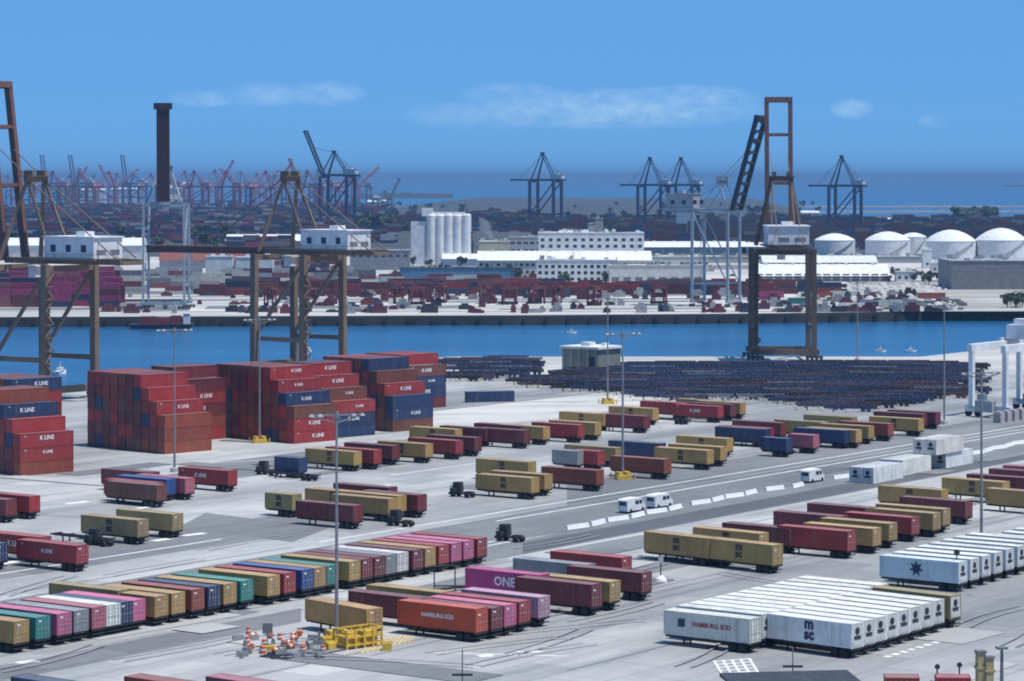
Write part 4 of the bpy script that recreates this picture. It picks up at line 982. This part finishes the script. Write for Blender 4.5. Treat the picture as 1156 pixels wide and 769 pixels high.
# straddle carriers on the far apron
def straddle(label, px, py, rz):
    r = thing('straddle_carrier', label, 'carrier', at(px,py), R(rz), 'dark red straddle carriers on the far apron'); r.scale = (.82,.82,.82)
    cc = (.16,.03,.035)
    for sx_ in (-1,1):
        for sy_ in (-1,1): link('leg', MB().box(sx_*3.4-.45,sx_*3.4+.45,sy_*2.2-.35,sy_*2.2+.35,1,8.2).mesh('leg',PLAINP), r, color=cc)
    for sy_ in (-1,1):
        b = MB()
        for k in range(4): b.tube((-3.6+k*2.4,sy_*2.2-.25,.7),(-3.6+k*2.4,sy_*2.2+.25,.7),.7,n=10)
        b.box(-4.4,4.4,sy_*2.2-.3,sy_*2.2+.3,.9,1.5); link('wheels', b.mesh('wheels',M['rubber']), r)
    link('top_frame', MB().box(-4.6,4.6,-2.6,2.6,8.2,9.3).box(-3,1,-1.4,1.4,9.3,10.4).mesh('top_frame',PLAINP), r, color=cc)
    link('cab', MB().box(4.2,5.8,-1,.6,6.6,8.6).mesh('cab',M['glass']), r)
    link('carried_box', MB().box(-4.2,4.2,-1.2,1.2,3.4,6.0).mesh('carried_box',PLAINP), r, color=(.2,.035,.045))
names = 'first second third fourth fifth sixth seventh eighth ninth tenth eleventh'.split()
for i,(x,y,rz) in enumerate(((305,345,80),(348,345,60),(450,343,85),(470,344,20),(498,342,80),(548,343,75),(575,344,10),(606,343,30),(629,342,85),(671,345,60),(744,343,15))):
    straddle(f'dark red straddle carrier, {names[i]} from the left on the far apron', x, y, rz)
# trucks and stacks along the right end of the far apron
FB = ((905,343,'teal'),(870,336,'magenta'),(925,336,'rust'),(952,335,'white'),(1052,337,'rust'),(985,345,'grey'),(1003,346,'white'),(1020,345,'grey'),(1030,349,'grey'),(965,349,'white'))
for i,(x,y,c) in enumerate(FB):
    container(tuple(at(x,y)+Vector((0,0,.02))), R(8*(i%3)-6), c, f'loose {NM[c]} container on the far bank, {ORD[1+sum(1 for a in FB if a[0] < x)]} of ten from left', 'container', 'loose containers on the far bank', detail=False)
# moored barge below the straight-boom crane
Yq = at(0,358.5).y; r = thing('work_barge', 'dark red barge moored below the straight boom crane', 'barge', (xat(184,Yq),Yq-7,SEA+.2), R(2))
b = MB(); b.quadbox([(-11,-3.6,-1.2),(10,-3.6,-1.2),(10,3.6,-1.2),(-11,3.6,-1.2),(-12,-4,1.6),(13,-4,1.6),(13,4,1.6),(-12,4,1.6)]); link('hull', b.mesh('hull',PLAINP), r, color=(.035,.035,.05))
link('deck_cargo', MB().box(-8,-2,-2.6,2.6,1.62,4.6).box(-1,3,-2.4,2.4,1.62,4.1).box(4,8,-2.5,2.5,1.62,4.9).mesh('deck_cargo',PLAINP), r, color=(.20,.03,.035)); link('wheelhouse', MB().box(9,11.5,-1.8,1.8,1.62,5.6).box(8.8,11.7,-2,2,5.61,5.8).mesh('wheelhouse',PLAINP), r, color=WHT)
# two small boats on the channel and a ship far out
def boat(label, px, py, s, rz):
    p = at(px,py,SEA); r = thing('small_boat', label, 'boat', (p.x,p.y,SEA), R(rz), 'white boats on the channel')
    b = MB().quadbox([(-4*s,-1.1*s,-.3),(3*s,-1.0*s,-.3),(3*s,1.0*s,-.3),(-4*s,1.1*s,-.3),(-4.2*s,-1.4*s,1.1*s),(5*s,-.3*s,1.3*s),(5*s,.3*s,1.3*s),(-4.2*s,1.4*s,1.1*s)])
    link('hull', b.mesh('hull',PLAINP), r, color=WHT); link('cabin', MB().box(-1.5*s,1.5*s,-.9*s,.9*s,1.1*s,2.4*s).box(-.1,.1,-.1,.1,2.4*s,4.5*s).mesh('cabin',PLAINP), r, color=WHT)
boat('white boat on the channel left of the grey quay building',645,376,.45,10); boat('white boat moored under the middle brown crane',347,398,.7,75); boat('white boat moored under the left edge crane',68,422,.8,75); boat('white boat by the quay right of the brown crane',994,397,.45,5); boat('white boat by the quay, the one nearer the gantry',1028,397,.45,5)
p = at(1148,210.5,SEA); r = thing('cargo_ship','grey cargo ship far out on the sea at the right edge','ship',(p.x,p.y,SEA),R(4))
link('hull', MB().quadbox([(-85,-12,-1),(85,-12,-1),(85,12,-1),(-85,12,-1),(-95,-14,9),(90,-14,9),(90,14,9),(-95,14,9)]).mesh('hull',PLAINP), r, color=(.12,.13,.16)); link('deckhouse', MB().box(35,65,-11,11,9.02,30).box(45,52,-4,4,30,38).mesh('deckhouse',PLAINP), r, color=WHT); link('cargo', MB().box(-70,30,-11,11,9.02,16).mesh('cargo',PLAINP), r, color=(.4,.42,.45))
# dark headland with works beyond the far terminal
Yh = at(0,222).y
hm = MB()
rg = random.Random(9); xs = [405+i*5 for i in range(22)]
for a, b_ in zip(xs[:-1], xs[1:]):
    z0 = 7+rg.random()*6*(1-abs(a-455)/60); X0, X1 = xat(a,Yh), xat(b_,Yh)
    hm.quadbox([(X0,Yh-60,SEA-1),(X1,Yh-60,SEA-1),(X1,Yh+200,SEA-1),(X0,Yh+200,SEA-1),(X0,Yh+10,max(1,z0)),(X1,Yh+10,max(1,z0+rg.uniform(-2,2))),(X1,Yh+120,max(1,z0)),(X0,Yh+120,max(1,z0))])
tag(link('headland', hm.mesh('headland',M['rock'])), kind='structure')
# ------------------------------------------------------------------ trees
def crown_mesh(seed, n=420):
    rg = random.Random(seed); mb = MB(); lobes = [(Vector((rg.uniform(-2.2,2.2),rg.uniform(-2.2,2.2),rg.uniform(3.6,8.2))), rg.uniform(1.3,2.4)) for _ in range(9)]
    for _ in range(n):
        c, rr = rg.choice(lobes); d = Vector((rg.gauss(0,1),rg.gauss(0,1),rg.gauss(0,.8))).normalized()*rr*rg.uniform(.55,1.05); p = c+d
        a = Vector((rg.gauss(0,1),rg.gauss(0,1),rg.gauss(0,1))).normalized(); b = a.orthogonal().normalized(); s = rg.uniform(.35,.75)
        mb.face([p+a*s, p+b*s*.8, p-a*s, p-b*s*.8])
    return mb.mesh('crown', M['leaf'])
def trunk_mesh():
    t = MB(); t.tube((0,0,0),(.1,.1,3.4),.32,.2,8)
    for a in (0,2.1,4.2): t.tube((.1,.1,3.2),(math.cos(a)*1.8,math.sin(a)*1.8,6),.16,.06,6)
    return t.mesh('trunk', M['bark'])
CR = [crown_mesh(s) for s in (1,2,3)]; TR = trunk_mesh(); tr = random.Random(4)
def trees(label, group, x0, x1, y0, y1, n, smin, smax):
    for i in range(n):
        p = at(tr.uniform(x0,x1), tr.uniform(y0,y1)); o = thing('tree', label, 'tree', p, tr.uniform(0,6), group); s = tr.uniform(smin,smax); o.scale = (s*1.15,s*1.15,s)
        link('crown', tr.choice(CR), o); link('trunk', TR, o)
trees('dark tree in the clump right of the far crane above the tanks','dark trees above the right tanks',1078,1120,250,252,16,1.6,2.2)
trees('dark tree in the loose row behind the storage tanks','trees in a row behind the tanks',1000,1156,253,257,12,.9,1.4)
trees('dark tree in the clump right of the left blue far crane','dark trees left of the silos',408,440,258,266,14,1.3,2.0)
trees('dark tree in the clump behind the upper white block','trees behind the upper white block',676,700,268,272,9,1.2,1.7)
trees('tree in the scattered rows on the flat far land','scattered trees on the far land',450,930,232,262,70,.8,1.5)
trees('tree among the far left containers','trees among the far left containers',0,400,250,285,36,.9,1.5)
trees('dark bush at the right end of the far bank','bushes at the right end of the far bank',1136,1160,343,348,8,.45,.75)
trees('tree beside the grey hall on the far bank','trees beside the grey hall',1000,1072,314,322,10,.35,.6)
trees('tree at the foot of the pale buildings across the channel','trees by the buildings across the channel',400,700,300,322,14,.5,.8)
# rubble heaps in the gravel yard
rb = random.Random(6); hp = MB()
for i in range(160):
    p = at(rb.uniform(930,1080), rb.uniform(322,350)); s = rb.uniform(.4,1.6)
    hp.lathe((p.x,p.y,0),[(s*1.6,0),(s*1.1,s*.6),(s*.3,s)],6)
tag(link('rubble_heaps', hp.mesh('rubble_heaps', M['concrete'])), 'grey rubble heaps strewn over the gravel yard across the channel','rubble',kind='stuff')
dk = MB()
for i in range(120):
    p = at(rb.uniform(900,1090), rb.uniform(338,352)); s = rb.uniform(.4,1.2); dk.box(p.x-s*2,p.x+s*2,p.y-s,p.y+s,0,s*1.3)
tag(link('scrap_clutter', dk.mesh('scrap_clutter', M['joint'])), 'dark scrap and gear scattered along the far bank','clutter',kind='stuff')
ck = random.Random(12); cl = {}
for i in range(330):
    x = ck.choice([ck.uniform(100,1060), ck.uniform(260,760), ck.uniform(780,1060)]); y = ck.choice([ck.uniform(351.5,354), ck.uniform(336,350), ck.uniform(333,337), ck.uniform(304,316)])
    p = at(x,min(y, 357-.005*x)); a, b_, h_ = ck.uniform(.8,3.2), ck.uniform(.8,1.6), ck.uniform(.8,3.0); kind = ck.randrange(5)
    mb_ = cl.setdefault(kind, MB()); mb_.box(p.x-a,p.x+a,p.y-b_,p.y+b_,.05,h_); mb_.box(p.x-a*.6,p.x+a*.5,p.y-b_*.8,p.y+b_*.8,h_+.003,h_*1.45)
gm_ = bpy.data.meshes.new('quay_gear'); gv, gf, gi = [], [], []
for k, mb_ in cl.items():
    n0 = len(gv); gv += mb_.v; gf += [tuple(i+n0 for i in fc) for fc in mb_.f]; gi += [k]*len(mb_.f)
gm_.from_pydata(gv,[],gf)
for c_ in ((.03,.03,.035),(.14,.03,.035),(.10,.025,.04),(.05,.06,.09),(.3,.3,.3)): gm_.materials.append(plain('quay_gear_paint', c_, .6))
gm_.polygons.foreach_set('material_index', gi); gm_.update()
tag(link('quay_gear', gm_), 'small vehicles, lashing gear and crates strewn over the far quay', 'clutter', kind='stuff')
# low flat roof and pillars at the bottom edge
p = at(898,800); r = thing('flat_roof_hut','dark flat roofed hut at the bottom edge below white blocks','hut',(p.x,p.y,0),R(8))
link('wall', MB().box(-6.2,6.2,0,5,0,2.6).mesh('wall',PLAINP), r, color=(.3,.31,.33)); link('roof', MB().quadbox([(-7,-.5,2.61),(7,-.5,2.61),(7,5.5,2.61),(-7,5.5,2.61),(-7,-.5,2.8),(7,-.5,2.8),(7,5.5,3.0),(-7,5.5,3.0)]).mesh('roof',PLAINP), r, color=(.035,.04,.055))
M['tan'] = plain('tan_paint', (.30,.25,.13), .7)
for i,(x,h) in enumerate(((1107,3.8),(1116,3.2),(1131,4.2))):
    q = at(x,776); r = thing('steel_pillar',('yellowish pillar at the bottom right, the taller of a pair','yellowish pillar at the bottom right, the shorter of a pair','thin dark pillar at the bottom right corner')[i],'pillar',q,R(15))
    link('shaft', MB().box(-.45,.45,-.4,.4,.2,h).box(-.6,.6,-.5,.5,h*.55,h*.62).mesh('shaft',M['tan']), r) if i<2 else link('shaft', MB().tube((0,0,.2),(0,0,h),.22,.16,10).mesh('shaft',M['joint']), r)
    link('base', MB().box(-.8,.8,-.8,.8,0,.2).mesh('base',M['concrete']), r); link('cap', MB().box(-.55,.55,-.5,.5,h+.003,h+.25).mesh('cap',M['joint']), r)
# grey gear boxes by the gantry crane
for i in range(5):
    q = at(1128+i*8, 477-i*1.2); o = link('generator_box', MB().box(-.9,.9,-1.2,1.2,.15,2.2).box(-.7,.7,-1,1,2.2,2.5).box(-1,-.8,-1.2,1.2,0,.15).box(.8,1,-1.2,1.2,0,.15).mesh('generator_box',PLAINP), None, q, R(-35), (.40,.36,.36))
    tag(o, f'grey generator box, {ORD[i+1]} from left under the white gantry crane', 'generator', 'grey generator boxes under the gantry')
# ------------------------------------------------------------------ air
hz = MB().box(-70000,70000,-4000,70000,-10.5,105).mesh('haze', bpy.data.materials.new('haze_air'))
m = hz.materials[0]; m.use_nodes = True; t = m.node_tree; t.nodes.clear()
pv = N(t,'ShaderNodeVolumePrincipled'); out = N(t,'ShaderNodeOutputMaterial'); t.links.new(pv.outputs[0], out.inputs['Volume'])
pv.inputs['Color'].default_value = (.22,.43,.72,1); pv.inputs['Density'].default_value = HAZE
pv.inputs['Anisotropy'].default_value = .0
tag(link('haze', hz), 'thin blue air over the whole port', 'haze', kind='stuff')
# ------------------------------------------------------------------ sky, sun, camera
EL, AZ = 70, 117                                  # sun: elevation, and compass bearing clockwise from the view direction
sd = Vector((math.sin(R(AZ))*math.cos(R(EL)), math.cos(R(AZ))*math.cos(R(EL)), math.sin(R(EL))))
L_ = bpy.data.lights.new('sun','SUN'); L_.energy = SUN; L_.angle = R(.53); L_.color = (1,.955,.89)
so = bpy.data.objects.new('sun', L_); COL.objects.link(so); so.rotation_euler = (-sd).to_track_quat('-Z','Y').to_euler()
w = bpy.data.worlds.new('World'); S.world = w; w.use_nodes = True; t = w.node_tree
bg = t.nodes['Background']; sky = N(t,'ShaderNodeTexSky', sky_type='NISHITA'); sky.sun_disc = False
sky.sun_elevation = R(EL); sky.sun_rotation = R(AZ); sky.altitude = SKY[0]; sky.air_density = SKY[1]; sky.dust_density = SKY[2]; sky.ozone_density = SKY[3]
gm = N(t,'ShaderNodeGamma'); gm.inputs[1].default_value = .25; t.links.new(sky.outputs[0], gm.inputs[0])
sc = mixrgb(t, 1.0, gm.outputs[0], TINT, 'MULTIPLY')
tc = N(t,'ShaderNodeTexCoord'); gen = tc.outputs['Generated']
sp = N(t,'ShaderNodeSeparateXYZ'); t.links.new(gen, sp.inputs[0])
def mth(op, a, b=None):
    n = N(t,'ShaderNodeMath', operation=op)
    for s_, v in zip(n.inputs, (a,b)):
        if v is None: continue
        if hasattr(v,'is_linked'): t.links.new(v, s_)
        else: s_.default_value = v
    return n.outputs[0]
ax_, az_ = mth('ARCTAN2', sp.outputs[0], sp.outputs[1]), sp.outputs[2]
mask = None
cn = noise(t, gen, 60, 8, .66, (1,1,2.6)); cn2 = noise(t, gen, 150, 5, .6, (1,1,2.2))
for px, py, rx, ry, k in ((690,123,185,24,1.0),(580,108,60,16,.55),(775,112,85,17,.8),(370,106,45,15,.75),(300,108,50,15,.6),(232,112,42,10,.55),(960,124,26,12,.85),(1050,137,18,8,.5),(560,130,110,18,.55)):
    dx = mth('MULTIPLY', mth('SUBTRACT', ax_, (px-CX)/F), F/rx); dz = mth('MULTIPLY', mth('SUBTRACT', az_, (YH-py)/F), F/ry)
    e = mth('MULTIPLY', mth('SUBTRACT', 1.0, mth('ADD', mth('MULTIPLY',dx,dx), mth('MULTIPLY',dz,dz))), k)
    mask = e if mask is None else mth('MAXIMUM', mask, e)
f_ = mth('ADD', mth('MULTIPLY', cn, .62), mth('MULTIPLY', cn2, .38))
fac = mth('MULTIPLY', mth('POWER', mth('MAXIMUM',mask,0.0), .8), ramp(t, f_, .36, .68)); vis = mth('GREATER_THAN', sp.outputs[1], 0.0)
fac = mth('MULTIPLY', mth('MULTIPLY', fac, vis), .72)
cl = mixrgb(t, fac, sc, CLOUD)
t.links.new(cl, bg.inputs[0]); bg.inputs[1].default_value = SKYS
cam = bpy.data.cameras.new('camera'); co = bpy.data.objects.new('camera', cam); COL.objects.link(co)
co.location = (0,0,H); co.rotation_euler = (R(90),0,0); cam.sensor_width = 36; cam.lens = 36*F/1156; cam.shift_y = -(384.5-YH)/1156
cam.clip_start = 1; cam.clip_end = 200000; S.camera = co
S.view_settings.view_transform = 'Standard'; S.view_settings.look = 'None'; S.view_settings.gamma = 1; S.view_settings.exposure = EXPO
S.cycles.max_bounces = 6; S.cycles.volume_bounces = 0; S.cycles.use_denoising = True; S.cycles.pixel_filter_type = 'BLACKMAN_HARRIS'; S.cycles.filter_width = 1.9
